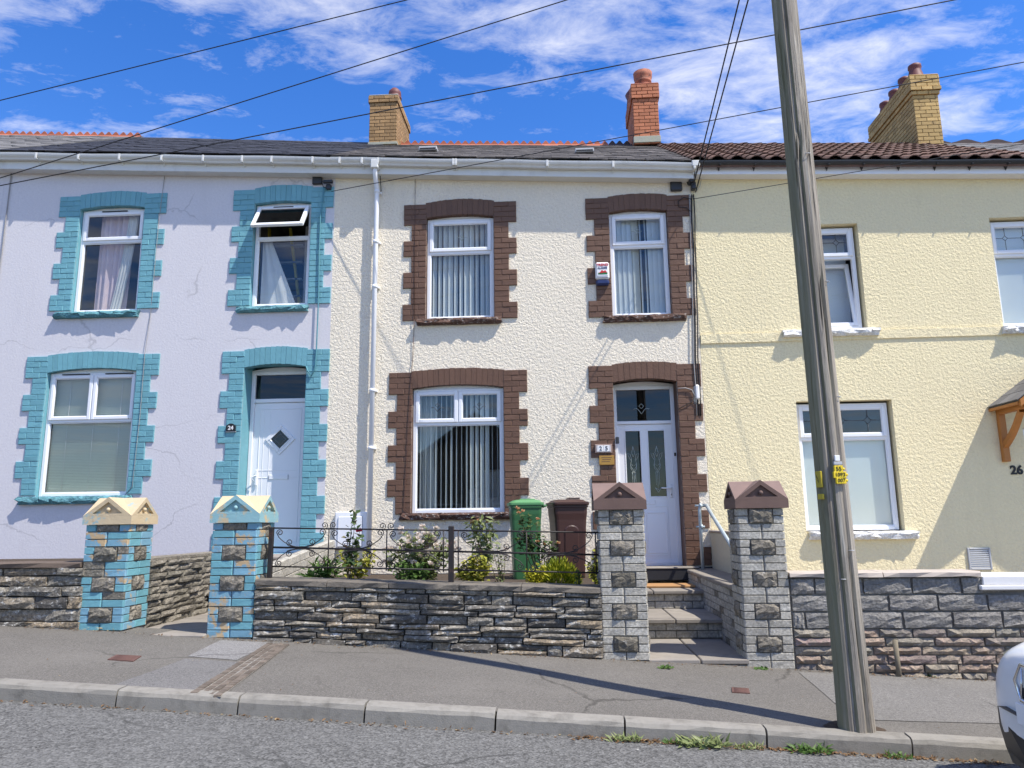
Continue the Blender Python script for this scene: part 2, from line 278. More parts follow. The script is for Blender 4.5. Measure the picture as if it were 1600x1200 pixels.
def m_wood():
    m, t, b, pos, o = new_mat('weathered_pole_wood')
    gr = tnoise(t, pos, 14, 8, .7, (1, 1, .05), .4); c = mixc(t, ramp(t, gr, .3, .7), (.135,.12,.10), (.43,.385,.32))
    c = mixc(t, ramp(t, tnoise(t, pos, 26, 6, .7, (1, 1, .04)), .56, .64), c, (.45,.42,.36))
    c = mixc(t, ramp(t, tnoise(t, pos, 30, 5, .65, (1, 1, .03)), .57, .63), c, (.03,.026,.022))
    # green algae grows on the side away from the sun
    sp = nn(t, 'ShaderNodeSeparateXYZ'); gn = nn(t, 'ShaderNodeNewGeometry'); t.links.new(gn.outputs['True Normal'], sp.inputs[0])
    al = ramp(t, mth(t, 'ADD', mth(t, 'MULTIPLY', sp.outputs[0], -.5), mth(t, 'MULTIPLY', tnoise(t, pos, 5, 6, .7, (1,1,.3)), .7)), .42, .75, (0,0,0,1), (.75,.75,.75,1))
    c = mixc(t, al, c, (.185,.18,.10))
    c = mixc(t, ramp(t, tnoise(t, pos, 3.1, 5, .6, (2, 2, .4)), .62, .72, (0,0,0,1), (.6,.6,.6,1)), c, (.11,.09,.075))
    t.links.new(c, b.inputs['Base Color']); b.inputs['Roughness'].default_value = .9; b.inputs['Specular IOR Level'].default_value = .2
    bn = bump(t, b, gr, .8, .02); bump(t, b, tnoise(t, pos, 40, 5, .7, (1,1,.05)), .7, .012, bn); return m
POLEW = m_wood()
# ------------------------------------------------------------ geometry helpers
WM = {}
def put(o, parent=None, M=None):
    COL.objects.link(o)
    if parent is not None:
        o.parent = parent; o.matrix_parent_inverse = WM[parent.name].inverted()
    if M is not None: o.matrix_basis = M
    WM[o.name] = M.copy() if M is not None else Matrix.Identity(4)
    return o
def tag(o, label, cat, group=None):
    o['label'] = label; o['category'] = cat
    if group: o['group'] = group
    return o
def thing(name, label, cat, loc, group=None):
    o = bpy.data.objects.new(name, None); o.empty_display_size = .1
    put(o, None, Matrix.Translation(Vector(loc))); return tag(o, label, cat, group)
class MB:
    def __init__(s): s.v = []; s.f = []; s.mi = []; s.sm = []
    def add(s, vs, fs, mi=0, smooth=False):
        b = len(s.v); s.v += [tuple(v) for v in vs]; s.f += [tuple(i+b for i in f) for f in fs]; s.mi += [mi]*len(fs); s.sm += [smooth]*len(fs); return s
    def box(s, x0, x1, y0, y1, z0, z1, mi=0, M=None, taper=None):
        vs = [Vector((x, y, z)) for z in (z0, z1) for y in (y0, y1) for x in (x0, x1)]
        if taper:
            cx, cy = (x0+x1)/2, (y0+y1)/2
            for v in vs[:4]: v.x = cx+(v.x-cx)*taper[0]; v.y = cy+(v.y-cy)*taper[1]
        if M: vs = [M @ v for v in vs]
        return s.add(vs, [(0,2,3,1),(4,5,7,6),(0,1,5,4),(1,3,7,5),(3,2,6,7),(2,0,4,6)], mi)
    def bbox(s, x0, x1, y0, y1, z0, z1, b=.008, mi=0, M=None):          # bevelled box
        if min(x1-x0, y1-y0, z1-z0) < 2.2*b: b = min(x1-x0, y1-y0, z1-z0)/2.5
        vs = []; idx = {}
        X, Y, Z = (x0, x1), (y0, y1), (z0, z1); sg = (1, -1)
        for i in (0, 1):
            for j in (0, 1):
                for k in (0, 1):
                    for ax in (0, 1, 2):
                        p = [X[i]+sg[i]*b, Y[j]+sg[j]*b, Z[k]+sg[k]*b]; p[ax] = (X[i], Y[j], Z[k])[ax]
                        idx[i, j, k, ax] = len(vs); vs.append(Vector(p))
        fs = []
        for ax in (0, 1, 2):
            a, c = [q for q in (0, 1, 2) if q != ax]
            for s_ in (0, 1):
                q = []
                for u, w in ((0,0),(1,0),(1,1),(0,1)):
                    k = [0, 0, 0]; k[ax] = s_; k[a] = u; k[c] = w; q.append(idx[(*k, ax)])
                fs.append(tuple(q))
        for ax in (0, 1, 2):
            a, c = [q for q in (0, 1, 2) if q != ax]
            for u in (0, 1):
                for w in (0, 1):
                    k0 = [0, 0, 0]; k0[a] = u; k0[c] = w; k1 = list(k0); k1[ax] = 1
                    fs.append((idx[(*k0, a)], idx[(*k1, a)], idx[(*k1, c)], idx[(*k0, c)]))
        for i in (0, 1):
            for j in (0, 1):
                for k in (0, 1): fs.append((idx[i,j,k,0], idx[i,j,k,1], idx[i,j,k,2]))
        if M: vs = [M @ v for v in vs]
        return s.add(vs, fs, mi)
    def ring(s, x0, x1, z0, z1, w, y0, y1, mi=0, M=None, b=.006):       # rectangular frame in the XZ plane
        s.bbox(x0, x0+w, y0, y1, z0, z1, b, mi, M); s.bbox(x1-w, x1, y0, y1, z0, z1, b, mi, M)
        s.bbox(x0+w, x1-w, y0+.001, y1-.001, z1-w, z1-.0005, b, mi, M); s.bbox(x0+w, x1-w, y0+.001, y1-.001, z0+.0005, z0+w, b, mi, M); return s
    def tube(s, pts, r, n=8, mi=0, caps=True, rad=None):
        pts = [Vector(p) for p in pts]; vs = []; fs = []; k = len(pts); ref = None
        for i, p in enumerate(pts):
            d = (pts[min(i+1, k-1)]-pts[max(i-1, 0)])
            if d.length < 1e-9: d = Vector((0, 0, 1))
            d.normalize()
            if ref is None: ref = d.orthogonal().normalized()
            ref = (ref-d*ref.dot(d))
            if ref.length < 1e-6: ref = d.orthogonal()
            ref.normalize(); bn = d.cross(ref); rr = rad[i] if rad else r
            for j in range(n):
                a = 2*math.pi*j/n; vs.append(p+ref*math.cos(a)*rr+bn*math.sin(a)*rr)
        for i in range(k-1):
            for j in range(n): fs.append((i*n+j, i*n+(j+1)%n, (i+1)*n+(j+1)%n, (i+1)*n+j))
        if caps: fs.append(tuple(range(n))[::-1]); fs.append(tuple((k-1)*n+j for j in range(n)))
        return s.add(vs, fs, mi, True)
    def lathe(s, c, prof, n=20, mi=0, axis='Z'):
        vs = []; fs = []; k = len(prof)
        for r, h in prof:
            for j in range(n):
                a = 2*math.pi*j/n; q = (r*math.cos(a), r*math.sin(a), h)
                if axis == 'Y': q = (q[0], q[2], q[1])
                if axis == 'X': q = (q[2], q[0], q[1])
                vs.append(Vector(c)+Vector(q))
        for i in range(k-1):
            for j in range(n): fs.append((i*n+j, i*n+(j+1)%n, (i+1)*n+(j+1)%n, (i+1)*n+j))
        fs.append(tuple(range(n))[::-1]); fs.append(tuple((k-1)*n+j for j in range(n)))
        return s.add(vs, fs, mi, True)
    def prism(s, poly, y0, y1, mi=0):                                   # XZ outline pushed along Y
        n = len(poly); vs = [(x, y0, z) for x, z in poly]+[(x, y1, z) for x, z in poly]
        return s.add(vs, [tuple(range(n)), tuple(range(2*n-1, n-1, -1))]+[(i, (i+1)%n, n+(i+1)%n, n+i) for i in range(n)], mi)
    def mesh(s, name, mats):
        me = bpy.data.meshes.new(name); me.from_pydata(s.v, [], s.f)
        for m in (mats if isinstance(mats, (list, tuple)) else [mats]): me.materials.append(m)
        me.polygons.foreach_set('material_index', s.mi); me.polygons.foreach_set('use_smooth', s.sm)
        bm = bmesh.new(); bm.from_mesh(me); bmesh.ops.recalc_face_normals(bm, faces=bm.faces); bm.to_mesh(me); bm.free()
        me.update(); return me
    def obj(s, name, mats, parent=None, local=False, kind=None):
        """vertices are world places; the object's origin is moved to the middle of its box"""
        if not s.v: return None
        c = Vector([(min(v[i] for v in s.v)+max(v[i] for v in s.v))/2 for i in range(3)])
        s.v = [(v[0]-c.x, v[1]-c.y, v[2]-c.z) for v in s.v]
        o = bpy.data.objects.new(name, s.mesh(name, mats)); put(o, parent, Matrix.Translation(c))
        if kind: o['kind'] = kind
        return o
def struct(name, mb, mats): o = mb.obj(name, mats); o['kind'] = 'structure'; return o
PIECES = {}
def brick_mesh(key, mat, jit=.03, bev=.06):
    if (key, mat.name) in PIECES: return PIECES[key, mat.name]
    r = random.Random(hash(key) % 999 if not isinstance(key, str) else sum(map(ord, key))); mb = MB(); q = .5-bev
    j = lambda a: a+r.uniform(-jit, jit)
    vs = [(j(x*q), -.5, j(z*q)) for x, z in ((-1,-1),(1,-1),(1,1),(-1,1))]+[(x*.5, -.5+bev*1.6, z*.5) for x, z in ((-1,-1),(1,-1),(1,1),(-1,1))]+[(x*.5, .5, z*.5) for x, z in ((-1,-1),(1,-1),(1,1),(-1,1))]
    vs[:4] = [(v[0], -.5+r.uniform(-1, 1)*jit*2, v[2]) for v in vs[:4]]
    fs = [(0,1,2,3)]+[(4+i, 4+(i+1)%4, (i+1)%4, i) for i in range(4)]+[(8+i, 8+(i+1)%4, 4+(i+1)%4, 4+i) for i in range(4)]+[(11,10,9,8)]
    mb.add(vs, fs); me = mb.mesh('brick', mat); PIECES[key, mat.name] = me; return me
def rock_mesh(key, mat, nx=4, nz=2, amp=.18, edge=.22):
    if (key, mat.name) in PIECES: return PIECES[key, mat.name]
    r = random.Random(sum(map(ord, str(key)))*7+3); mb = MB(); vs = []; fs = []
    for k in range(nz+1):
        for i in range(nx+1):
            u, w = i/nx-.5, k/nz-.5; ed = i in (0, nx) or k in (0, nz)
            if ed: y = -.5+edge+r.uniform(-.06, .1); u *= r.uniform(.955, 1.0); w *= r.uniform(.9, 1.0)
            else: y = -.5+r.uniform(-amp, amp); u += r.uniform(-.06, .06); w += r.uniform(-.14, .14)
            vs.append((u, y, w))
    for k in range(nz):
        for i in range(nx): a = k*(nx+1)+i; fs.append((a, a+1, a+nx+2, a+nx+1))
    loop = [i for i in range(nx+1)]+[k*(nx+1)+nx for k in range(1, nz+1)]+[nz*(nx+1)+i for i in range(nx-1, -1, -1)]+[k*(nx+1) for k in range(nz-1, 0, -1)]
    b = len(vs); vs += [(vs[i][0], .5, vs[i][2]) for i in loop]; n = len(loop)
    for i in range(n): fs.append((b+i, b+(i+1)%n, loop[(i+1)%n], loop[i]))
    fs.append(tuple(b+i for i in range(n))[::-1])
    mb.add(vs, fs); me = mb.mesh('stone', mat); PIECES[key, mat.name] = me; return me
def PM(c, d, rot=None):                                                # centre, size, optional rotation -> matrix
    M = Matrix.Translation(Vector(c))
    if rot is not None: M = M @ rot.to_4x4()
    return M @ Matrix.Diagonal((d[0], d[1], d[2], 1))
class Pieces:
    def __init__(s, parent, name, limit=300): s.p = parent; s.n = name; s.l = []; s.lim = limit
    def add(s, me, M): s.l.append((me, M))
    def done(s):
        for me, M in s.l[:s.lim]: put(bpy.data.objects.new(s.n, me), s.p, M)
        rest = s.l[s.lim:]
        if rest:
            mb = MB(); mats = []
            for me, M in rest:
                mt = me.materials[0]
                if mt not in mats: mats.append(mt)
                mb.add([M @ v.co for v in me.vertices], [tuple(p.vertices) for p in me.polygons], mats.index(mt))
            mb.obj(s.n, mats, s.p, kind='stuff')
ROTX = lambda a: Matrix.Rotation(a, 3, 'X'); ROTY = lambda a: Matrix.Rotation(a, 3, 'Y'); ROTZ = lambda a: Matrix.Rotation(a, 3, 'Z')
FACE = {'front': ROTZ(0), 'left': ROTZ(-math.pi/2), 'right': ROTZ(math.pi/2), 'back': ROTZ(math.pi)}   # turns a -Y facing piece
def text_obj(name, s, size, loc, mat, parent, rot=(math.pi/2, 0, 0), ext=.002, bold=.0, align='CENTER', sx=1.0):
    cu = bpy.data.curves.new(name, 'FONT'); cu.body = s; cu.size = size; cu.extrude = ext; cu.offset = bold; cu.align_x = align; cu.align_y = 'CENTER'; cu.resolution_u = 4
    tmp = bpy.data.objects.new('tmp_text', cu); COL.objects.link(tmp); dg = bpy.context.evaluated_depsgraph_get()
    me = bpy.data.meshes.new_from_object(tmp.evaluated_get(dg)); bpy.data.objects.remove(tmp); me.materials.clear(); me.materials.append(mat); me.name = name
    from mathutils import Euler
    M = Matrix.Translation(Vector(loc)) @ Euler(rot).to_matrix().to_4x4() @ Matrix.Diagonal((sx, 1, 1, 1))
    o = bpy.data.objects.new(name, me); put(o, parent, M); return o
# ------------------------------------------------------------ ground, road, pavement, kerb
mb = MB(); mb.add([(-400,-400,-40),(400,-400,-40),(400,400,-40),(-400,400,-40)], [(0,1,2,3)])
mb.v = [(x, y, -.9-.0538*x if abs(x) < 401 else 0) for x, y, z in mb.v]; struct('ground', mb, SOIL)
def sheet(x0, x1, y0, y1, nx, ny, zf, dz=0.0):
    mb = MB(); vs = [(x0+(x1-x0)*i/nx, y0+(y1-y0)*j/ny, 0) for j in range(ny+1) for i in range(nx+1)]
    vs = [(x, y, zf(x, y)+dz) for x, y, z in vs]; mb.add(vs, [(j*(nx+1)+i, j*(nx+1)+i+1, (j+1)*(nx+1)+i+1, (j+1)*(nx+1)+i) for j in range(ny) for i in range(nx)]); return mb
struct('road', sheet(-45, 45, -13.5, -5.55, 60, 8, RZ), ROAD)
pz = lambda x, y: PZ(x, y)+.012*noise.noise(Vector((x*.7, y*.9, 3)))
struct('pavement', sheet(-45, 45, -5.56, -3.3, 300, 16, pz), PAVE)
struct('far_pavement', sheet(-45, 45, -15.4, -13.5, 40, 3, lambda x, y: RZ(x, -13.5)+.1), PAVE)
# kerb stones
kerb = MB(); kerb.box(-45, 45, -5.6, -5.5, -6, -5.9); 
kb = MB(); kb.add([(x, y, PZ(x, -5.55)-.16) for x, y in ((-45,-5.6),(45,-5.6),(45,-5.52),(-45,-5.52))], [(0,1,2,3)]); kerb_o = struct('kerb', kb, MORTAR)
kp = Pieces(kerb_o, 'kerb_stone'); kx = [-9.6]
prof = [(0,-.2),(0,.075),(.012,.1),(.03,.112),(.125,.115),(.125,-.2)]
def kerb_mesh(L, key):
    m = MB(); g = .006; ns = 7; r2 = random.Random(key); vs = []; n = len(prof)
    for i in range(ns+1):
        x = -L/2+g+(L-2*g)*i/ns
        for q, (y, z) in enumerate(prof): vs.append((x, y+(r2.uniform(-.004,.004) if q in (1,2,3) else 0), z-.1+(r2.uniform(-.004,.004) if q in (1,2,3) else 0)))
    fs = [(i*n+j, i*n+(j+1)%n, (i+1)*n+(j+1)%n, (i+1)*n+j) for i in range(ns) for j in range(n)]+[tuple(range(n)), tuple(range(ns*n+n-1, ns*n-1, -1))]
    m.add(vs, fs); return m.mesh('kerb_stone', KERB)
kjoints = [W(px, 1100, -5.6).x for px in (185, 375, 572, 775, 975)]
xs = [kjoints[0]-.93*i for i in range(9, 0, -1)]+kjoints+[kjoints[-1]+.93*i for i in range(1, 11)]
for i in range(len(xs)-1):
    L = xs[i+1]-xs[i]; xm = (xs[i]+xs[i+1])/2
    kp.add(kerb_mesh(L, i), Matrix.Translation((xm, -5.63, PZ(xm, -5.55)+rnd.uniform(-.004, .004))) @ Matrix.Rotation(math.atan(.0538)+rnd.uniform(-.002,.002), 4, 'Y'))
kp.done()
# asphalt patches, laid a few millimetres proud
def patch(pix, dz, mat, name):
    pts = [G(*p, dz) for p in pix]; c = sum(pts, Vector())/len(pts); fine = []
    for i in range(len(pts)):
        a, b = pts[i], pts[(i+1) % len(pts)]
        for k in range(8):
            p = a.lerp(b, k/8); w = .012*noise.noise(Vector((p.x*9, p.y*9, dz*50))); fine.append(p+(p-c).normalized()*w)
    mb = MB(); n = len(fine)
    rings = []
    for q in (1.0, .66, .33):
        rings.append([c+(p-c)*q for p in fine])
    vs = [v for r in rings for v in r]+[c]; vs = [(v.x, v.y, pz(v.x, v.y)+dz) for v in vs]
    fs = [(r*n+i, r*n+(i+1)%n, (r+1)*n+(i+1)%n, (r+1)*n+i) for r in range(2) for i in range(n)]+[(2*n+i, 2*n+(i+1)%n, 3*n) for i in range(n)]
    mb.add(vs, fs); struct(name, mb, mat)
PAVE2 = m_asphalt('light_pavement_asphalt', (.20,.195,.19), 200, .2, 0); PAVE3 = m_asphalt('grey_pavement_asphalt', (.155,.15,.145), 220, .2, 0)
patch([(345,1000),(430,1004),(370,1031),(293,1026)], .004, PAVE2, 'pavement_patch')
patch([(290,1029),(372,1034),(305,1080),(178,1070)], .004, PAVE3, 'pavement_patch')
patch([(1248,1050),(1560,1064),(1580,1130),(1370,1125),(1318,1110)], .004, PATCH, 'pavement_patch')
# drain channel of small setts across the pavement
a0, a1, b0, b1 = G(418,1006), G(452,1008), G(296,1085), G(345,1091)
tr = thing('drain_channel', 'strip of worn brown setts crossing the pavement from the stone wall to the kerb', 'drain', (a0.x, a0.y, PZ(a0.x, a0.y)))
mbb = MB(); mbb.add([(p.x, p.y, pz(p.x, p.y)+.007) for p in (a0, a1, b1, b0)], [(0,1,2,3)]); mbb.obj('channel_bed', MORTARL, tr)
sp = Pieces(tr, 'sett'); NR = 26
for i in range(NR):
    for j in range(4):
        f0, f1 = (j+.5)/4, (i+.5)/NR; p = a0.lerp(a1, f0).lerp(b0.lerp(b1, f0), f1); d = (b0-a0).normalized()
        z = pz(p.x, p.y)+.004-(.004 if j in (1, 2) else 0)
        M = Matrix.Translation((p.x, p.y, z)) @ Matrix.Rotation(math.atan2(d.y, d.x)+math.pi/2+rnd.uniform(-.05,.05), 4, 'Z') @ Matrix.Rotation(-math.pi/2, 4, 'X') @ Matrix.Diagonal(((a1-a0).length/4*.93, .024, (b0-a0).length/NR*.94, 1))
        sp.add(brick_mesh('s%d' % rnd.randint(0, 3), SETT, .05, .1), M)
sp.done()
def cover(pix, label):
    ps = [G(*p) for p in pix]; mb = MB(); top = [(p.x, p.y, pz(p.x, p.y)+.008) for p in ps]; bot = [(p.x, p.y, pz(p.x, p.y)-.03) for p in ps]
    mb.add(top+bot, [(0,1,2,3)]+[(i, (i+1)%4, 4+(i+1)%4, 4+i) for i in range(4)]); c = sum(ps, Vector())/4
    t = thing('stopcock_cover', label, 'cover', (c.x, c.y, pz(c.x, c.y))); lid = mb.obj('lid', RUSTPLATE, t)
    rb = MB()
    for k in range(5):
        f = (k+.5)/5; p, q = ps[0].lerp(ps[3], f), ps[1].lerp(ps[2], f); p2, q2 = p.lerp(q, .12), p.lerp(q, .88)
        rb.tube([(p2.x, p2.y, pz(p2.x, p2.y)+.008), (q2.x, q2.y, pz(q2.x, q2.y)+.008)], .004, 5)
    rb.obj('lid_rib', RUSTPLATE, t)
cover([(168,1031),(208,1034),(221,1026),(182,1024)], 'rusty square stopcock cover in the pavement before the turquoise gate pillars')
cover([(1144,1083),(1172,1085),(1170,1077),(1143,1075)], 'small rusty cover in the pavement below the grey brick gate steps')
# ------------------------------------------------------------ house building blocks
def wall_front(house, x0, x1, zb, zt, holes, mats, depth=.17, plinth=None):
    """rendered front wall at y = 0 with openings; zt(x) is the sloping eave"""
    zlo = min(zt(x0), zt(x1))-.02
    xs = sorted({x0, x1, *[h[0] for h in holes], *[h[1] for h in holes]}); zs = sorted({zb, zlo, *[h[2] for h in holes], *[h[3] for h in holes]})
    mb = MB()
    for i in range(len(xs)-1):
        for j in range(len(zs)-1):
            xm, zm = (xs[i]+xs[i+1])/2, (zs[j]+zs[j+1])/2
            if any(h[0] < xm < h[1] and h[2] < zm < h[3] for h in holes): continue
            a, b, c, d = xs[i], xs[i+1], zs[j], zs[j+1]; mb.add([(a,0,c),(b,0,c),(b,0,d),(a,0,d)], [(0,1,2,3)])
        a, b = xs[i], xs[i+1]; mb.add([(a,0,zlo),(b,0,zlo),(b,0,zt(b)),(a,0,zt(a))], [(0,1,2,3)])
    for a, b, c, d, *dd in holes:
        dep = dd[0] if dd else depth
        for p, q in (((a,c),(a,d)),((a,d),(b,d)),((b,d),(b,c)),((b,c),(a,c))):
            mb.add([(p[0],0,p[1]),(q[0],0,q[1]),(q[0],dep,q[1]),(p[0],dep,p[1])], [(0,1,2,3)], 1)
    # side and back walls close the house
    mb.add([(x0,0,zb),(x0,7.4,zb),(x0,7.4,zt(x0)),(x0,0,zt(x0))], [(0,1,2,3)]); mb.add([(x1,0,zb),(x1,7.4,zb),(x1,7.4,zt(x1)),(x1,0,zt(x1))], [(0,1,2,3)])
    mb.add([(x0,7.4,zb),(x1,7.4,zb),(x1,7.4,zt(x1)),(x0,7.4,zt(x0))], [(0,1,2,3)])
    return mb.obj('wall', mats, house)
def recess(objs, dy):
    for o in objs: o.matrix_basis = Matrix.Translation((0, dy, 0)) @ o.matrix_basis
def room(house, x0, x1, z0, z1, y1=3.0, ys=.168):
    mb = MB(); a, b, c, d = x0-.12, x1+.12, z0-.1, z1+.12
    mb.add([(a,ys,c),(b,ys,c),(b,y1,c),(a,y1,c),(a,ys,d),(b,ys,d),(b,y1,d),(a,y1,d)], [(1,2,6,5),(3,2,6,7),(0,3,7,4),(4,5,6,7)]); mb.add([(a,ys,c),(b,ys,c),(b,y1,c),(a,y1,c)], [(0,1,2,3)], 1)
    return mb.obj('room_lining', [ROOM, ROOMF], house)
LONG, SHORT = .36, .235
def surround(bp, ap, house, x0, x1, zsp, rise, zt, zb, seq, mat, tops=.06, clipR=None):
    h = (zt-zb)/sum(n for n, _ in seq); bk = {-1: MB(), 1: MB()}; z = zt; ci = 0
    for n, typ in seq:
        L = LONG if typ == 'L' else SHORT
        for s in (-1, 1):
            xi = x0 if s < 0 else x1; xo = xi+s*L
            lo, hi = min(xi, xo), max(xi, xo)
            bk[s].box(lo+.003, hi-.003, -.016, .02, z-n*h+.002, z-.002)
        for k in range(n):
            zc = z-(k+.5)*h; odd = (ci % 2) == 0
            ws = ([.235, .125] if odd else [.12, .24]) if typ == 'L' else ([.235] if (odd or rnd.random() < .3) else [.118, .117])
            for s in (-1, 1):
                u = 0
                for w in ws:
                    xi = (x0 if s < 0 else x1)+s*(u+w/2); u += w
                    v = 'b%d' % rnd.randint(0, 7)
                    M = PM((xi+rnd.uniform(-.003,.003), .004+rnd.uniform(-.003, .003), zc), (w-.005, .056, h-.007+rnd.uniform(-.002,.002)), ROTY(rnd.uniform(-.012,.012)))
                    bp.add(brick_mesh(v, mat, .022, .05), M)
            ci += 1
        z -= n*h
    for s in (-1, 1): bk[s].obj('surround_backing', mat, house)
    n = max(8, round((x1-x0)/.082)); zi = lambda x: zsp+rise*(1-((x-(x0+x1)/2)/((x1-x0)/2))**2)
    zo = lambda x: zt+.0+tops*(1-((x-(x0+x1)/2)/((x1-x0)/2+.08))**2)
    for i in range(n):
        a, b = x0+(x1-x0)*i/n+.002, x0+(x1-x0)*(i+1)/n-.002; mb = MB(); y0 = -.022+rnd.uniform(-.003,.003)
        lean = lambda x, zz: x+(x-(x0+x1)/2)*.10*(zz-zsp)
        q = [(a, zi(a)+rnd.uniform(-.006,.0)), (b, zi(b)+rnd.uniform(-.006,.0)), (lean(b, zo(b)), zo(b)+rnd.uniform(-.006,.004)), (lean(a, zo(a)), zo(a)+rnd.uniform(-.006,.004))]
        mb.prism(q, y0, .12); o = mb.obj('arch_brick', mat, house)
    m = MB(); N = 14; bot = [(x0+(x1-x0)*i/N, zi(x0+(x1-x0)*i/N)+.01) for i in range(N+1)]; topp = [(x0+(x1-x0)*i/N, zo(x0+(x1-x0)*i/N)-.01) for i in range(N+1)]
    for i in range(N): m.prism([bot[i], bot[i+1], topp[i+1], topp[i]], -.015, .10)
    m.obj('arch_backing', mat, house)
def sill(house_win, x0, x1, zt, h, mat, proj=.085, seed='a'):
    nx = max(10, int((x1-x0)/.07)); me = rock_mesh('sill'+seed, mat, nx, 3, .10, .12)
    o = bpy.data.objects.new('sill', me); put(o, house_win, PM(((x0+x1)/2, -proj/2+.06, zt-h/2), (x1-x0, proj+.12, h))); return o
def head_filler(x0, x1, zh, zsp, rise, mb, y0=.085, y1=.12):
    N = 12; f = lambda x: zsp+rise*(1-((x-(x0+x1)/2)/((x1-x0)/2))**2)+.004
    for i in range(N):
        a, b = x0+(x1-x0)*i/N, x0+(x1-x0)*(i+1)/N; mb.prism([(a, zh), (b, zh), (b, f(b)), (a, f(a))], y0, y1)
def window(house, x0, x1, z0, zh, tz, top, glass=None, fw_=.055, y0=.06, zsp=None, rise=0, lights=None, skip_top=False, bottom='fixed', lower_sash=False, skip_low=False):
    """outer frame = the window part; sashes and panes are its pieces. tz: transom height; top: number of opening lights"""
    glass = glass or GLASS
    mb = MB(); mb.ring(x0+.004, x1-.004, z0, zh, fw_, y0, y0+.07); mb.bbox(x0+fw_, x1-fw_, y0+.002, y0+.068, tz-.028, tz+.028, .005)
    n = top; wx = (x1-x0-2*fw_)
    for i in range(1, n): xm = x0+fw_+wx*i/n; mb.bbox(xm-.022, xm+.022, y0+.003, y0+.066, tz+.026, zh-fw_+.002, .005)
    if zsp is not None: head_filler(x0+.002, x1-.002, zh-.001, zsp, rise, mb, y0+.03, y0+.065)
    w = mb.obj('window', UPVC, house)
    def pane(a, b, c, d, y=None, M=None):
        y = y0+.045 if y is None else y
        q = MB(); q.box(a, b, y, y+.006, c, d, 0, M); return q.obj('pane', glass, w)
    ow = .035
    for i in range(n):
        a, b = x0+fw_+wx*i/n+(.008 if i else -.012), x0+fw_+wx*(i+1)/n-(.008 if i < n-1 else -.012); c, d = tz+.012, zh-fw_+.016
        if not skip_top:
            s = MB(); s.ring(a, b, c, d, .052, y0-.018, y0+.03); s.ring(a+.05, b-.05, c+.05, d-.05, .012, y0-.006, y0+.02, b=.003); s.obj('sash', UPVC, w)
            pane(a+.05, b-.05, c+.05, d-.05, y0+.01)
    if not skip_low:
        g = MB(); g.ring(x0+fw_-.004, x1-fw_+.004, z0+fw_-.004, tz-.022, .02, y0+.012, y0+.04, b=.004); g.obj('glazing_bead', UPVC, w)
        pane(x0+fw_, x1-fw_, z0+fw_, tz-.025)
    return w
def lerp(a, b, t): return a+(b-a)*t
def lin(x0, z0, x1, z1): return lambda x: z0+(z1-z0)*(x-x0)/(x1-x0)
def slate_mesh(key, mat):
    if (key, mat.name) in PIECES: return PIECES[key, mat.name]
    r = random.Random(sum(map(ord, key))); j = lambda: r.uniform(-.02, .02); mb = MB()
    mb.add([(-.5+j(),-.5+j(),0),(0,-.5+j()*.7,0),(.5+j(),-.5+j(),0),(.5,.5,-.2),(-.5,.5,-.2),(-.5+j(),-.5+j(),1),(0,-.5,1+j()*4),(.5+j(),-.5+j(),1),(.5,.5,.6),(-.5,.5,.6)],
           [(5,6,7,8,9),(0,1,6,5),(1,2,7,6),(2,3,8,7),(4,0,5,9)]); me = mb.mesh('slate', mat); PIECES[key, mat.name] = me; return me
def pantile_mesh(key, mat):
    if (key, mat.name) in PIECES: return PIECES[key, mat.name]
    r = random.Random(sum(map(ord, key))); mb = MB(); n = 8; vs = []
    pr_ = [(-.5,.05),(-.44,.5),(-.30,.95),(-.12,1.0),(.05,.6),(.16,.12),(.34,0),(.5,.08),(.52,.25)]
    for (y, dz) in ((-.5, .25),(.5, -.25)):
        for x, z in pr_: vs.append((x, y+r.uniform(-.01,.01), z+dz))
    for x, z in pr_: vs.append((x, -.5, z+.25-.3))
    k = len(pr_); fs = [(i, i+1, k+i+1, k+i) for i in range(k-1)]+[(2*k+i, 2*k+i+1, i+1, i) for i in range(k-1)]
    mb.add(vs, fs); mb.sm = [True]*(k-1)+[False]*(k-1); me = mb.mesh('tile', mat); PIECES[key, mat.name] = me; return me
def ridge_mesh(key, mat, bumps=3):
    if (key, mat.name) in PIECES: return PIECES[key, mat.name]
    mb = MB(); L = .5
    for s in (-1, 1): mb.add([(-L,0,.02),(L,0,.02),(L,s*.17,-.10),(-L,s*.17,-.10),(-L,0,0),(L,0,0),(L,s*.17,-.125),(-L,s*.17,-.125)], [(0,1,2,3),(3,2,6,7),(0,3,7,4),(1,5,6,2)])
    N = bumps*6
    if bumps:
        prof = [(-L+2*L*i/N, .022+.075*max(0, .5-.5*math.cos(2*math.pi*(i % 6)/6))**.8) for i in range(N+1)]
        for i in range(N): mb.prism([(prof[i][0], .0), (prof[i+1][0], .0), (prof[i+1][0], prof[i+1][1]), (prof[i][0], prof[i][1])], -.014, .014)
    me = mb.mesh('ridge_tile', mat); PIECES[key, mat.name] = me; return me
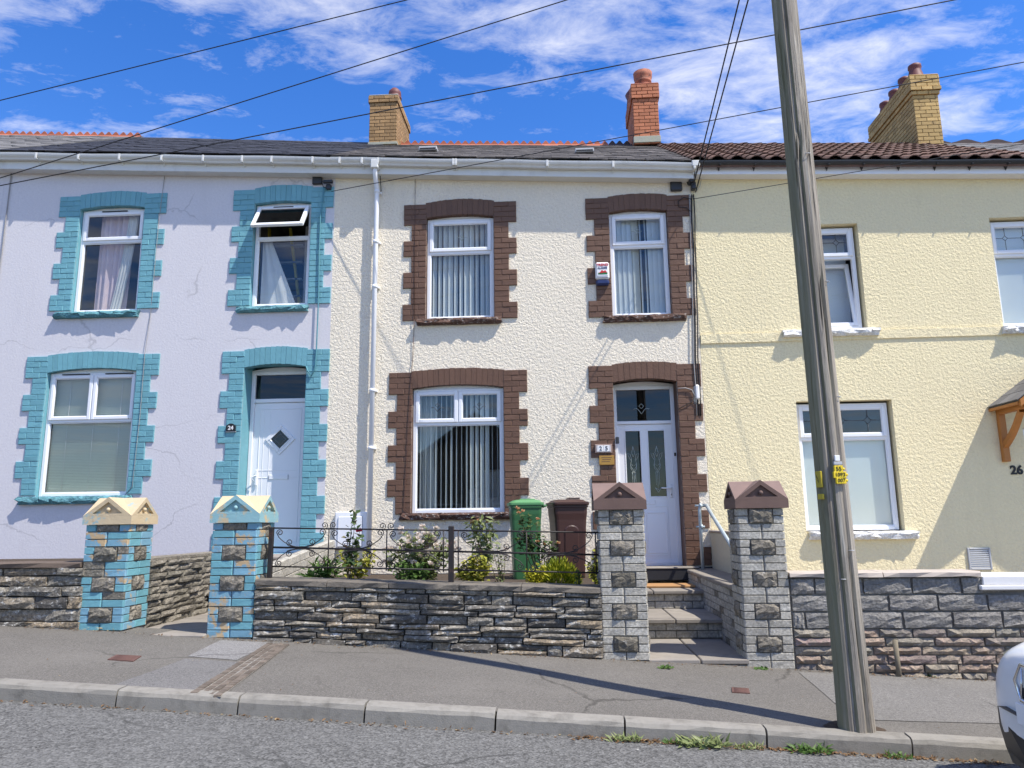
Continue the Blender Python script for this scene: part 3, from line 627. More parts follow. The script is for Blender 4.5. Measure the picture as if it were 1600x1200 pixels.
def roof(house, x0, x1, ez, rz, kind, mat, ridge=None, limit=300, ridge_mats=None, y0=-.27, y1=3.7):
    """ez(x): height of the roof at the eave (y0); rz(x): height of the ridge (y1)"""
    P = lambda u, v: Vector((u, lerp(y0, y1, v), lerp(ez(u), rz(u), v)))
    mb = MB(); dz = -.03
    mb.add([P(x0, 0)+Vector((0,0,dz)), P(x1, 0)+Vector((0,0,dz)), P(x1, 1)+Vector((0,0,dz)), P(x0, 1)+Vector((0,0,dz))], [(0,1,2,3)])
    mb.add([(x0, y1, rz(x0)+dz), (x1, y1, rz(x1)+dz), (x1, 7.8, ez(x1)), (x0, 7.8, ez(x0))], [(0,1,2,3)])
    mb.add([P(x0, 0)+Vector((0,0,dz)), P(x1, 0)+Vector((0,0,dz)), (x1, y0+.02, ez(x1)-.12), (x0, y0+.02, ez(x0)-.12)], [(0,1,2,3)])
    ro = mb.obj('roof', mat, house); Ln = (P(x0, 1)-P(x0, 0)).length
    if kind == 'slate': g, w = .20, .29
    else: g, w = .33, .29
    ps = Pieces(ro, 'slate' if kind == 'slate' else 'tile', limit); rows = int(Ln/g)
    for k in range(rows):
        v = (k*g+g*.5)/Ln; off = (w/2 if (k % 2 and kind == 'slate') else 0); nc = int((x1-x0)/w)+1
        for c in range(nc+1):
            xa, xb = max(x0, x0+c*w-off), min(x1, x0+(c+1)*w-off)
            if xb-xa < .05: continue
            u = (xa+xb)/2; o = P(u, v); ex = (P(u+.1, v)-P(u-.1, v)).normalized(); ev = (P(u, min(1, v+.02))-P(u, v-.02)).normalized(); nv = ex.cross(ev).normalized()
            if kind == 'slate':
                Lp = g*1.9; o2 = o+ev*(Lp*.5-g*.55)+nv*(.004+rnd.uniform(0,.010)); sc = (xb-xa-.008, Lp, .018); me = slate_mesh('s%d' % rnd.randint(0, 5), mat)
            else:
                Lp = g*1.12; o2 = o+ev*(Lp*.5-g*.5)+nv*rnd.uniform(-.003,.004); sc = (xb-xa, Lp, .05); me = pantile_mesh('p%d' % rnd.randint(0, 3), mat)
            M = Matrix.Translation(o2) @ Matrix((ex*sc[0], ev*sc[1], nv*sc[2])).transposed().to_4x4(); ps.add(me, M)
    ps.done()
    if ridge:
        Lr, bumps = ridge; n = int((x1-x0)/Lr); rp = Pieces(ro, 'ridge_tile')
        for i in range(n):
            u = x0+(x1-x0)*(i+.5)/n; mt = ridge_mats(i, n) if callable(ridge_mats) else ridge_mats
            ang = math.atan2(rz(u+.1)-rz(u-.1), .2)
            M = Matrix.Translation((u, y1, rz(u)+.02+rnd.uniform(-.004,.004))) @ Matrix.Rotation(-ang, 4, 'Y') @ Matrix.Diagonal(((x1-x0)/n*.985, 1, 1, 1))
            rp.add(ridge_mesh('r%d' % bumps, mt, bumps), M)
        rp.done()
    return ro
def eaves(house, x0, x1, gz, fz, gmat, fmat, brackets, shape='ogee', bmat=None):
    """gz: gutter top line, fz: fascia bottom line"""
    mb = MB(); F = [(-.18, 'f', 0), (-.18, 'g', -.015), (0.0, 'g', -.015), (0.0, 'f', 0)]
    pt = lambda x, q: (x, q[0], (fz(x) if q[1] == 'f' else gz(x))+q[2])
    vs = [pt(x, q) for x in (x0, x1) for q in F]; mb.add(vs, [(0,1,5,4),(1,2,6,5),(3,0,4,7),(0,1,2,3),(4,5,6,7)])
    mb.obj('fascia', fmat, house)
    mb = MB()
    if shape == 'ogee': pr_ = [(-.183,0),(-.183,-.10),(-.25,-.10),(-.262,-.075),(-.29,-.05),(-.30,-.028),(-.305,0),(-.297,.003),(-.292,-.028),(-.252,-.088),(-.192,-.09),(-.19,0)]
    else:
        pr_ = [(-.243+.06*math.cos(a), -.062*math.sin(a)*1.0) for a in [math.pi*i/10 for i in range(11)]]; pr_ += [(-.243+.054*math.cos(a), -.056*math.sin(a)) for a in [math.pi*(10-i)/10 for i in range(11)]]
    n = len(pr_); N = 10; vs = [(lerp(x0, x1, i/N), y, gz(lerp(x0, x1, i/N))+z+.006*math.sin(i*1.7)) for i in range(N+1) for y, z in pr_]
    mb.add(vs, [(i*n+j, i*n+(j+1)%n, (i+1)*n+(j+1)%n, (i+1)*n+j) for i in range(N) for j in range(n)]+[tuple(range(n)), tuple(range(N*n, N*n+n))]); g = mb.obj('gutter', gmat, house)
    for bx in brackets:
        if not x0 < bx < x1: continue
        b = MB(); zz = gz(bx)
        if shape == 'ogee': b.bbox(bx-.018, bx+.018, -.306, -.182, zz-.104, zz-.085, .004); b.bbox(bx-.018, bx+.018, -.308, -.297, zz-.09, zz+.004, .004); b.box(bx-.01, bx+.01, -.2, -.181, zz-.14, zz-.1)
        else: b.bbox(bx-.012, bx+.012, -.306, -.181, zz-.068, zz-.055, .003); b.add([(bx-.02,-.183,zz-.055),(bx+.02,-.183,zz-.055),(bx,-.183,zz-.125),(bx-.02,-.24,zz-.055),(bx+.02,-.24,zz-.055),(bx,-.19,zz-.125)], [(0,1,2),(3,4,5),(0,1,4,3),(1,2,5,4),(2,0,3,5)])
        b.obj('bracket', bmat or gmat, g)
    return g
def chimney(house, x0, x1, y0, y1, zb, zt, mat, corbel=None, course=.078, flashing=True, capmat=None, pots=()):
    mb = MB(); mb.box(x0+.012, x1-.012, y0+.012, y1-.012, zb, zt-.005); ch = mb.obj('chimney', JOINT, house)
    ps = Pieces(ch, 'brick'); z = zt; k = 0
    while z > zb:
        ext = .0
        if corbel:
            for c0, c1, e_ in corbel:
                if c0 <= k < c1: ext = e_
        X0, X1, Y0, Y1 = x0-ext, x1+ext, y0-ext, y1+ext
        for face, a, b in (('front', X0, X1), ('left', Y0, Y1), ('right', Y0, Y1), ('back', X0, X1)):
            pos = a+(0 if k % 2 else -.11)
            while pos < b-.01:
                u0, u1 = max(a, pos), min(b, pos+.22); pos += .22
                if u1-u0 < .03: continue
                L = u1-u0-.009; uc = (u0+u1)/2; zc = z-course/2; D = .05+ext
                if face == 'front': c = (uc, Y0+D/2, zc)
                elif face == 'back': c = (uc, Y1-D/2, zc)
                elif face == 'left': c = (X0+D/2+.001, uc, zc)
                else: c = (X1-D/2-.001, uc, zc)
                ps.add(brick_mesh('c%d' % rnd.randint(0, 5), mat, .02, .05), PM(c, (L, D, course-.010), FACE[face]))
        z -= course; k += 1
    ps.done()
    cap = MB(); e_ = corbel[0][2] if corbel else .03
    cap.bbox(x0-e_+.005, x1+e_-.005, y0-e_+.005, y1+e_-.005, zt-.004, zt+.03, .02); cap.obj('flaunching', capmat or JOINT, ch)
    if flashing:
        f = MB(); f.bbox(x0-.015, x1+.015, y0-.02, y0+.10, zb, flashing, .006); f.obj('flashing', LEADF, ch)
    for (px, py, prof, pm) in pots:
        p = MB(); p.lathe((px, py, zt+.02), prof, 18); p.obj('chimney_pot', pm, ch)
    return ch
SEQ22 = [(4,'L'),(3,'S'),(3,'L'),(3,'S'),(3,'L'),(3,'S'),(3,'L')]
SEQ25 = SEQ22+[(3,'S')]
SEQ34 = SEQ25+[(3,'L'),(3,'S'),(3,'L')]
def cable(pts, r, mat, parent, name='cable', n=6): m = MB(); m.tube(pts, r, n); return m.obj(name, mat, parent)
CABLEB = m_generic('black_cable', (.02,.02,.022), .6, .1, 9, 60, 0); CABLEG = m_generic('grey_cable', (.30,.29,.28), .6, .1, 9, 60, 0)
# ------------------------------------------------------------ shared eave and ridge lines (the terrace steps down with the street)
EZ = lambda x: 7.000-.0597*x; FZ = lambda x: 6.79-.0575*x          # gutter top and fascia bottom, houses 23-25
EZ26 = lambda x: 6.985-.0393*x; FZ26 = lambda x: 6.823-.0403*x
RZ23 = lin(-12.34, 10.19, -8.84, 9.985); RZ24 = lin(-8.83, 9.95, -3.88, 9.60); RZ25 = lin(-3.04, 9.53, 1.615, 9.305); RZ26 = lin(2.35, 9.30, 6.6, 9.11)
XA, XB, XC, XD = -9.05, -3.47, 2.16, 7.62
rf = lambda f: (lambda x: f(x)+.03)

# ------------------------------------------------------------ the terraced house on the far left (roof and a strip of wall in view)
h23 = thing('terraced_house', 'pale lilac terraced house with grey slates and red crested ridge, uphill end of terrace', 'house', (-11.8, 0, 1.2))
wall_front(h23, XA-5.5, XA-.002, .2, EZ, [], [LILAC, LILAC]); roof(h23, XA-5.5, XA-.002, rf(EZ), RZ23, 'slate', SLATEG, (.46, 3), 200, REDCLAY)
eaves(h23, XA-5.5, XA, EZ, FZ, UPVCD, UPVCD, [XA-.1-.62*i for i in range(5)])

# ------------------------------------------------------------ house 24: lilac, turquoise bricks
h24 = thing('terraced_house', 'lilac rendered terraced house numbered 24 with turquoise painted brick surrounds', 'house', ((XA+XB)/2, 0, 1.05))
O24 = dict(upL=(-7.683, -6.60, 4.86, 6.62, .045), upR=(-4.77, -3.844, 4.875, 6.60, .035), lo=(-7.955, -6.515, 1.975, 3.91, .055), door=(-4.796, -3.821, 1.10, 3.91, .05))
wall_front(h24, XA, XB, .3, EZ, [(a, b, c, d+r+.015, .42 if k == 'door' else .17) for k, (a, b, c, d, r) in O24.items()], [LILAC, BLUE])
bp = Pieces(h24, 'brick'); 
surround(bp, None, h24, *O24['door'][:2], 3.91, .05, 4.172, 1.13, SEQ34, BLUE)
surround(bp, None, h24, *O24['lo'][:2], 3.91, .055, 4.168, 2.0, SEQ25, BLUE)
surround(bp, None, h24, *O24['upR'][:2], 6.60, .035, 6.845, 4.90, SEQ22, BLUE)
surround(bp, None, h24, *O24['upL'][:2], 6.62, .045, 6.85, 4.905, SEQ22, BLUE)
bp.done()
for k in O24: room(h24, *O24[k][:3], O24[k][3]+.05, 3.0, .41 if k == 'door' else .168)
roof(h24, XA, XB-.002, rf(EZ), RZ24, 'slate', SLATED, (.45, 0), 300, SLATED)
eaves(h24, XA+.001, XB, EZ, FZ, UPVCD, UPVCD, [W(px, 245, -.3).x for px in (56, 122, 186, 252, 317, 378, 424, 488)])
# windows
a, b, c, d, r = O24['upL']; w = window(h24, a, b, c, d-.006, W(170, 377, .06).z, 1, zsp=d, rise=r); sill(w, -7.95, -6.53, 4.875, .105, SILLBLUE, seed='1')
tv = MB(); tv.bbox(-7.35, -6.92, .035, .05, d-.04, d-.024, .003); tv.obj('trickle_vent', GUTBLACK, w)
a, b, c, d, r = O24['lo']; w = window(h24, a, b, c, d-.006, W(140, 657, .06).z, 2, zsp=d, rise=r); sill(w, -8.22, -6.40, 1.985, .125, SILLBLUE, seed='22')
for q in (-7.75, -7.05): tv = MB(); tv.bbox(q, q+.45, .035, .05, d-.04, d-.024, .003); tv.obj('trickle_vent', GUTBLACK, w)
a, b, c, d, r = O24['upR']; tzz = W(440, 372, .06).z; w = window(h24, a, b, c, d-.006, tzz, 1, zsp=d, rise=r, skip_top=True); sill(w, -4.98, -3.82, 4.88, .10, SILLBLUE, seed='333')
# the open top light: hinged at its upper edge and pushed outwards
zt_ = d-.006-.045; Mh = Matrix.Translation((0, .045, zt_)) @ Matrix.Rotation(R_(-34), 4, 'X'); hh = zt_-tzz-.005
s = MB(); s.ring(a+.045, b-.045, -hh, .0, .058, -.022, .03, 0, Mh); so = s.obj('sash', UPVC, w); so['label'] = 'open top light pushed outwards'
q = MB(); q.box(a+.1, b-.1, .0, .006, -hh+.055, -.055, 0, Mh); q.obj('pane', GLASSD, w)
q = MB(); q.bbox(a+.3, b-.3, -.03, -.02, -.04, -.02, .003, 0, Mh); q.obj('trickle_vent', GUTBLACK, w)
# door 24
a, b, c, d, r = O24['door']; zh = d-.006; tz = W(432, 622, .06).z
m = MB(); m.ring(a+.004, b-.004, c, zh, .06, .06, .13); m.bbox(a+.06, b-.06, .062, .128, tz-.03, tz+.03, .005); head_filler(a+.002, b-.002, zh-.001, d, r, m, .072, .12); fr = m.obj('door_frame', UPVC, h24)
q = MB(); q.box(a+.065, b-.065, .1, .106, tz+.03, zh-.06); q.obj('transom_pane', GLASSD, fr)
m = MB(); dx0, dx1, dz0, dz1 = a+.065, b-.065, c+.06, tz-.034; m.bbox(dx0, dx1, .085, .125, dz0, dz1, .005); dr = m.obj('door', UPVC, h24)
m = MB()
for xx in (dx0+.15, dx0+.22, dx1-.22, dx1-.15): pass
m.ring(dx0+.09, dx1-.09, dz0+.1, dz1-.09, .014, .078, .09, b=.003); 
for zz in (W(432, 733, .08).z, W(432, 745, .08).z): m.bbox(dx0+.1, dx1-.1, .08, .09, zz-.004, zz+.004, .002)
for xx in (dx0+.16, dx0+.26): m.bbox(xx, xx+.008, .08, .09, dz0+.11, dz1-.11, .002)
m.obj('door_moulding', UPVC, dr)
dcx, dcz = (dx0+dx1)/2+.01, W(432, 684, .08).z; Md = Matrix.Translation((dcx, 0, dcz)) @ Matrix.Rotation(math.pi/4, 4, 'Y')
m = MB(); m.ring(-.17, .17, -.17, .17, .05, .066, .1, 0, Md); m.ring(-.125, .125, -.125, .125, .022, .058, .075, 0, Md); m.obj('diamond_light_frame', UPVC, dr)
m = MB(); m.box(-.11, .11, .077, .081, -.11, .11, 0, Md); m.obj('diamond_pane', GLASSD, dr)
m = MB(); m.ring(-.065, .065, -.065, .065, .008, .0745, .078, 0, Md, b=.002); m.obj('lead_strip', LEAD, dr)
m = MB(); lz = W(430, 744, .08).z; m.bbox(dcx-.15, dcx+.15, .072, .088, lz-.035, lz+.035, .006); lb = m.obj('letterbox', UPVC, dr)
m = MB(); m.box(dcx-.152, dcx-.145, .07, .087, lz-.04, lz+.04); m.box(dcx+.146, dcx+.153, .07, .087, lz-.04, lz+.035); m.obj('letterbox_edge', GREYT, dr)
m = MB(); hx, hz = W(391, 745, .06).x, W(391, 745, .06).z; m.bbox(hx-.018, hx+.018, .05, .07, hz-.12, hz+.12, .006); m.tube([(hx, .05, hz+.03), (hx, .01, hz+.03), (hx-.06, .0, hz+.0), (hx-.01, .01, hz-.06)], .008, 8); m.obj('handle', UPVC, dr)
m = MB(); qx = W(473, 700, .06).x; m.bbox(qx-.006, qx+.010, .05, .07, W(473, 706, .06).z, W(473, 692, .06).z, .003); m.obj('hinge', GUTBLACK, dr)
recess([fr, dr], .22)
# cables and boxes on house 24
jb = MB(); p = W(497, 277)-Vector((0,0,.06)); jb.bbox(p.x-.08, p.x+.08, -.05, 0, p.z-.075, p.z+.075, .012); tag(jb.obj('junction_box', GUTBLACK), 'dark junction box under the eave beside the turquoise surround', 'junction box')
cable([(W(258, 275).x, -.01, W(258, 275).z), (W(255, 300).x, -.02, W(255, 300).z), (W(250, 350).x, -.04, W(250, 350).z), (W(243, 430).x, -.045, W(243, 430).z), (W(236, 490).x, -.012, W(236, 490).z), (W(228, 555).x, -.035, W(228, 555).z), (W(221, 650).x, -.04, W(221, 650).z), (W(209, 760).x, -.04, W(209, 760).z), (W(196, 774).x, -.02, W(196, 774).z)], .0045, CABLEG, h24)
pts = [(W(508, 295).x, -.05, W(508, 295).z)]+[(W(x, y).x, -.045, W(x, y).z) for x, y in ((502, 340), (500, 400), (499, 470), (496, 545), (494, 575), (488, 588), (482, 580), (480, 573))]
cable(pts, .011, m_generic('turquoise_cable', (.09,.26,.31), .6, .1, 9, 60, 0), h24)
m = MB(); p = W(515, 290); m.bbox(p.x-.08, p.x+.08, -.12, -.06, p.z, p.z+.05, .01); m.bbox(p.x-.04, p.x+.04, -.07, 0, p.z-.09, p.z+.0, .01); m.obj('cable_bracket', GUTBLACK, h24)
cable([(W(503, 282).x, -.03, W(503, 282).z), (W(507, 290).x, -.06, W(507, 290).z-.05), (W(513, 296).x, -.06, W(513, 296).z)], .006, CABLEB, h24)
cable([(W(20, 265).x, -.02, W(20, 265).z), (W(12, 330).x, -.02, W(12, 330).z), (W(5, 390).x, -.02, W(5, 390).z), (W(-6, 470).x, -.02, W(-6, 470).z), (W(-20, 640).x, -.02, W(-20, 640).z)], .009, CABLEG, h24)
pl = thing('number_plaque', 'small black arched plaque reading 24 on the turquoise bricks', 'plaque', (W(361, 674).x, -.03, W(361, 674).z))
p = W(361, 668, -.03); m = MB(); N = 12; out_ = [(p.x-.075, p.z-.06), (p.x+.075, p.z-.06), (p.x+.075, p.z+.02)]+[(p.x+.075*math.cos(t)*.8, p.z+.02+.04*math.sin(t)) for t in [math.pi*i/N for i in range(1, N)]]+[(p.x-.075, p.z+.02)]
m.prism(out_, -.045, -.02); m.obj('plate', BLACKT, pl); m = MB(); m.bbox(p.x-.082, p.x+.082, -.043, -.02, p.z-.072, p.z-.061, .003); m.obj('rim', GREYT, pl); text_obj('digits', '24', .085, (p.x, -.047, p.z-.01), WHITET, pl, bold=.002)
# rough plinth at the foot of house 24
m = MB(); vs = []; N = 60
for i in range(N+1):
    x = lerp(XA, -4.83, i/N); vs += [(x, -.035+rnd.uniform(-.02,.01), .6), (x, -.03+rnd.uniform(-.02,.01), 1.035+rnd.uniform(-.02,.015)), (x, .02, 1.05+rnd.uniform(-.015,.012))]
m.add(vs, [(i*3+j, (i+1)*3+j, (i+1)*3+j+1, i*3+j+1) for i in range(N) for j in (0, 1)]); m.obj('plinth', MORTAR, h24)
# what stands behind the panes
cu = MB(); a, b, c, d, r = O24['upL']; N = 26; x0_, x1_ = a+.22, b-.28
vs = []
for i in range(N+1):
    u = i/N; x = lerp(x0_, x1_, u)
    for j in range(7): zz = lerp(c-.05, d, j/6); pull = (1-j/6); vs.append((x-.06*u*pull, .22+.03*math.sin(u*34)+.02*math.sin(u*13+1), zz))
cu.add(vs, [(i*7+j, (i+1)*7+j, (i+1)*7+j+1, i*7+j+1) for i in range(N) for j in range(6)], 0, True); cu.obj('curtain', CURTAIN); tag(bpy.data.objects['curtain'], 'mauve pink curtain hanging behind the upstairs pane of the lilac house', 'curtain')
cu = MB(); vs = []
for i in range(13):
    u = i/12
    for j in range(9): zz = lerp(c-.05, d, j/8); pull = ((1-j/8))**1.5; vs.append((lerp(b-.36, b-.2, u)-.22*pull*1.0, .17+.02*math.sin(u*20), zz))
cu.add(vs, [(i*9+j, (i+1)*9+j, (i+1)*9+j+1, i*9+j+1) for i in range(12) for j in range(8)], 0, True); o = cu.obj('net_curtain', CURTAINW); tag(o, 'white tied-back net curtain beside the mauve curtain', 'curtain')
a, b, c, d, r = O24['upR']
tw = MB(); vs = []
for i in range(9):
    for j in range(9): u, v = i/8, j/8; vs.append((a+.08+u*.14+(1-v)*.22*u*2.0*(1 if v < .9 else .8), .2+.025*math.sin(u*16), lerp(c+.1, d-.55, v)))
tw.add(vs, [(i*9+j, (i+1)*9+j, (i+1)*9+j+1, i*9+j+1) for i in range(8) for j in range(8)], 0, True); tag(tw.obj('towel', CURTAINW), 'white towel hanging inside the upstairs window with the open light', 'towel')
ld = thing('step_ladder', 'yellow step ladder standing inside the window with the open top light', 'ladder', ((a+b)/2, .9, c-.1))
m = MB(); m.box(-.02, .02, .78, .83, 0, 1.75, 0, Matrix.Translation(((a+b)/2+.10, 0, c-.1)) @ Matrix.Rotation(R_(-9), 4, 'Y')); m.obj('rail', YELLOWM, ld)
m = MB(); m.box(-.02, .02, .78, .83, 0, 1.75, 0, Matrix.Translation(((a+b)/2-.42, 0, c-.1)) @ Matrix.Rotation(R_(-4), 4, 'Y')); m.obj('rail', YELLOWM, ld)
for k in range(5): m = MB(); m.box((a+b)/2-.42, (a+b)/2+.06, .78, .86, c+.1+.3*k, c+.13+.3*k); m.obj('tread', GREYT, ld)
wd = thing('wardrobe', 'pale wardrobe inside the upstairs window beside the ladder', 'wardrobe', (b-.2, .9, c-.1)); m = MB(); m.bbox(b-.34, b+.1, .72, 1.2, c-.1, d-.1, .01); m.obj('carcass', CURTAINW, wd)
for k in (0, 1): m = MB(); m.bbox(b-.335+.217*k, b-.125+.217*k, .70, .72, c-.08, d-.12, .006); dd = m.obj('door', CURTAINW, wd); m = MB(); m.tube([(b-.14+.04*k, .68, c+.7), (b-.14+.04*k, .68, c+.85)], .008, 6); m.obj('handle', GREYT, dd)
a, b, c, d, r = O24['lo']; vb = thing('venetian_blind', 'closed grey venetian blind behind the ground floor window of the lilac house', 'blind', ((a+b)/2, .2, c))
m = MB(); z = c+.06
while z < d-.1:
    m.add([(a+.05, .15, z+.012), (b-.05, .15, z+.012), (b-.05, .168, z-.008), (a+.05, .168, z-.008)], [(0,1,2,3)]); z += .024
m.obj('slat', VENET, vb, kind='stuff')
m = MB(); [m.tube([(q, .146, c+.05), (q, .146, d-.1)], .003, 5) for q in (a+.3, (a+b)/2, b-.3)]; m.obj('ladder_cord', CURTAINW, vb); m = MB(); m.bbox(a+.05, b-.05, .145, .18, d-.11, d-.07, .005); m.obj('head_rail', VENET, vb)
# ------------------------------------------------------------ house 25: cream roughcast, brown bricks
h25 = thing('terraced_house', 'cream roughcast terraced house numbered 25 with brown painted brick surrounds', 'house', ((XB+XC)/2, 0, .68))
O25 = dict(upL=(-1.982, -.922, 4.585, 6.25, .045), upR=(.876, 1.770, 4.55, 6.235, .04), lo=(-2.173, -.792, 1.655, 3.52, .05), door=(.844, 1.782, .86, 3.545, .05))
wall_front(h25, XB, XC, .3, lambda x: EZ(x), [(a, b, c, d+r+.015, .42 if k == 'door' else .17) for k, (a, b, c, d, r) in O25.items()], [CREAM, BROWN])
bp = Pieces(h25, 'brick')
surround(bp, None, h25, *O25['door'][:2], 3.545, .05, 3.80, .88, SEQ34, BROWN, .05)
surround(bp, None, h25, *O25['lo'][:2], 3.52, .05, 3.77, 1.645, SEQ25, BROWN, .05)
surround(bp, None, h25, *O25['upL'][:2], 6.25, .045, 6.48, 4.58, SEQ22, BROWN, .07)
surround(bp, None, h25, *O25['upR'][:2], 6.235, .04, 6.476, 4.55, SEQ22, BROWN, .05)
bp.done()
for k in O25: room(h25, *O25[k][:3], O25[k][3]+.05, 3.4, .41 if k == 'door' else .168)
ro25 = roof(h25, XB, XC-.002, rf(EZ), RZ25, 'slate', SLATE, (.44, 3), 300, lambda i, n: DARKRIDGE if i >= n-2 else REDCLAY)
g25 = eaves(h25, XB+.001, XC+.02, EZ, FZ, UPVCD, UPVCD, [W(px, 255, -.3).x for px in (506, 530, 565, 590, 708, 712, 855, 958, 1085)])
for px, py in ((670, 239), (913, 242)):                                 # slim roof vents
    d_ = ray(px, py); 
    for k in range(400):
        p = CC+d_*(8+.015*k); v = (p.y+.27)/3.97
        if v > 0 and p.z < lerp(EZ(p.x)+.03, RZ25(p.x), v): break
    m = MB(); m.bbox(p.x-.16, p.x+.16, p.y-.12, p.y+.2, p.z+.0, p.z+.07, .01); m.box(p.x-.14, p.x+.14, p.y-.124, p.y-.119, p.z+.012, p.z+.035, 1); m.obj('roof_vent', [GREYT, BLACKT], ro25)
# chimneys at the two party walls
PROF = [(.13,0),(.12,.08),(.10,.16),(.10,.24),(.125,.26),(.125,.29),(.11,.31),(.135,.36),(.14,.44),(.11,.45)]
chimney(h25, -3.80, -3.21, 3.2, 4.5, 9.3, 10.42, BRICKT, [(0, 2, .025)], pots=[(-3.36, 3.62, [(.15,0),(.15,.03),(.13,.10),(.13,.14),(.15,.15),(.15,.18),(.12,.2),(.14,.24),(.13,.32),(.07,.39)], POTD), (-3.5, 4.2, PROF, POT)], capmat=GREYBRICK, flashing=9.36)
chimney(h25, 1.71, 2.23, 3.2, 4.4, 9.1, 10.40, BRICKR, [(0, 4, .03)], pots=[(1.98, 3.5, [(.19,0),(.16,.09),(.155,.17),(.18,.19),(.18,.22),(.16,.24),(.19,.30),(.20,.42),(.16,.43)], POT), (1.86, 4.1, [(.18,0),(.16,.2),(.2,.3),(.1,.45)], POTD)], capmat=POT, flashing=9.24)
# windows
def motif(w, cx, cz, y, s=1.0, mat=None):
    m = MB(); k = .05*s
    for sg in (-1, 1): m.tube([(cx, y, cz-.9*k), (cx+sg*.5*k, y, cz-.2*k), (cx+sg*.9*k, y, cz+.25*k), (cx+sg*1.6*k, y, cz+.1*k)], .004, 5); m.tube([(cx, y, cz+.2*k), (cx+sg*.5*k, y, cz+.7*k), (cx, y, cz+1.2*k)], .004, 5)
    m.obj('etched_motif', mat or ETCH, w)
a, b, c, d, r = O25['upL']; w = window(h25, a, b, c, d-.006, W(718, 394, .06).z, 1, zsp=d, rise=r); sill(w, -2.13, -.80, 4.60, .105, SILLBROWN, seed='4444'); motif(w, (a+b)/2+.02, W(718, 372, .06).z, .062)
a, b, c, d, r = O25['upR']; w = window(h25, a, b, c, d-.006, W(996, 384, .06).z, 1, zsp=d, rise=r); sill(w, .72, 1.98, 4.565, .105, SILLBROWN, seed='55555'); motif(w, (a+b)/2-.02, W(996, 362, .06).z, .062)
a, b, c, d, r = O25['lo']; w = window(h25, a, b, c, d-.006, W(715, 661, .06).z, 2, zsp=d, rise=r); sill(w, -2.36, -.63, 1.665, .11, SILLBROWN, seed='666666')
for q in (.27, .73): motif(w, lerp(a, b, q), W(715, 637, .06).z, .062, 1.2, LEAD)
# door 25
a, b, c, d, r = O25['door']; zh = d-.01; tz = W(1005, 657, .06).z
m = MB(); m.ring(a+.004, b-.004, c, zh, .06, .06, .13); m.bbox(a+.06, b-.06, .062, .128, tz-.025, tz+.025, .005); head_filler(a+.002, b-.002, zh-.001, d, r, m, .072, .12); fr = m.obj('door_frame', UPVC, h25)
q = MB(); q.box(a+.06, b-.06, .1, .106, tz+.024, zh-.06); q.obj('transom_pane', GLASSD, fr); motif(fr, (a+b)/2-.03, W(1003, 636, .06).z, .094, 1.5)
dx0, dx1, dz0, dz1 = a+.064, b-.064, c+.055, tz-.028
zg0, zg1 = W(1030, 776, .09).z, W(1030, 669, .09).z; xm = (dx0+dx1)/2-.01
m = MB(); y0, y1 = .085, .125
m.bbox(dx0, dx0+.105, y0, y1, dz0, dz1, .004); m.bbox(dx1-.105, dx1, y0, y1, dz0, dz1, .004); m.bbox(dx0+.105, dx1-.105, y0, y1, zg1, dz1-.0005, .004); m.bbox(dx0+.105, dx1-.105, y0, y1, dz0+.0005, zg0, .004); m.bbox(xm-.05, xm+.05, y0, y1, zg0, zg1, .004); dr = m.obj('door', UPVC, h25)
for (p0, p1) in ((dx0+.105, xm-.05), (xm+.05, dx1-.105)):
    q = MB(); q.box(p0, p1, .108, .114, zg0, zg1); q.obj('door_pane', m_glass('door_glass', (.24,.28,.28), .9) if 'door_glass' not in MATS else MATS['door_glass'], dr)
    q = MB(); q.ring(p0-.006, p1+.006, zg0-.006, zg1+.006, .018, .078, .092, b=.003); q.obj('pane_bead', UPVC, dr)
    cx, H = (p0+p1)/2, zg1-zg0; q = MB(); y = .105; f = lambda u, v: (cx+u*.085, y, zg0+H*v)
    for sg in (-1, 1):
        q.tube([f(0,.40), f(sg*.55,.47), f(sg*.35,.56), f(sg*.5,.64), f(sg*1.0,.66), f(sg*.8,.60), f(sg*.45,.55)], .0032, 5)
        q.tube([f(0,.60), f(sg*.28,.66), f(0,.76)], .0032, 5); q.tube([f(0,.36), f(sg*.5,.43), f(sg*.45,.5), f(sg*.1,.47)], .0032, 5)
        q.tube([f(sg*.28,.38), f(sg*.28,.18)], .0026, 5); q.tube([f(sg*.5,.14), f(0,.07)], .0032, 5); q.tube([f(sg*.5,.14), f(0,.11)], .0026, 5)
    q.tube([f(0,.4), f(0,.1)], .0026, 5); q.obj('etched_motif', ETCH, dr)
m = MB(); pz0, pz1 = W(1030, 870, .09).z, W(1030, 795, .09).z
m.ring(dx0+.11, dx1-.11, dz0+.09, zg0-.13, .012, .078, .09, b=.003); m.ring(xm-.02, dx1-.13, pz0+.04, pz1-.04, .02, .076, .09, b=.004); m.ring(dx0+.13, xm-.06, pz0+.04, pz1-.04, .02, .076, .09, b=.004)
m.bbox(dx0-.002, dx1+.002, .07, .09, dz0-.02, dz0+.03, .005); m.obj('door_moulding', UPVC, dr)
m = MB(); lz = W(1022, 784, .09).z; m.ring(xm-.13, xm+.14, lz-.03, lz+.03, .012, .074, .09, b=.003); m.bbox(xm-.115, xm+.125, .078, .09, lz-.02, lz+.02, .003); m.obj('letterbox', UPVC, dr)
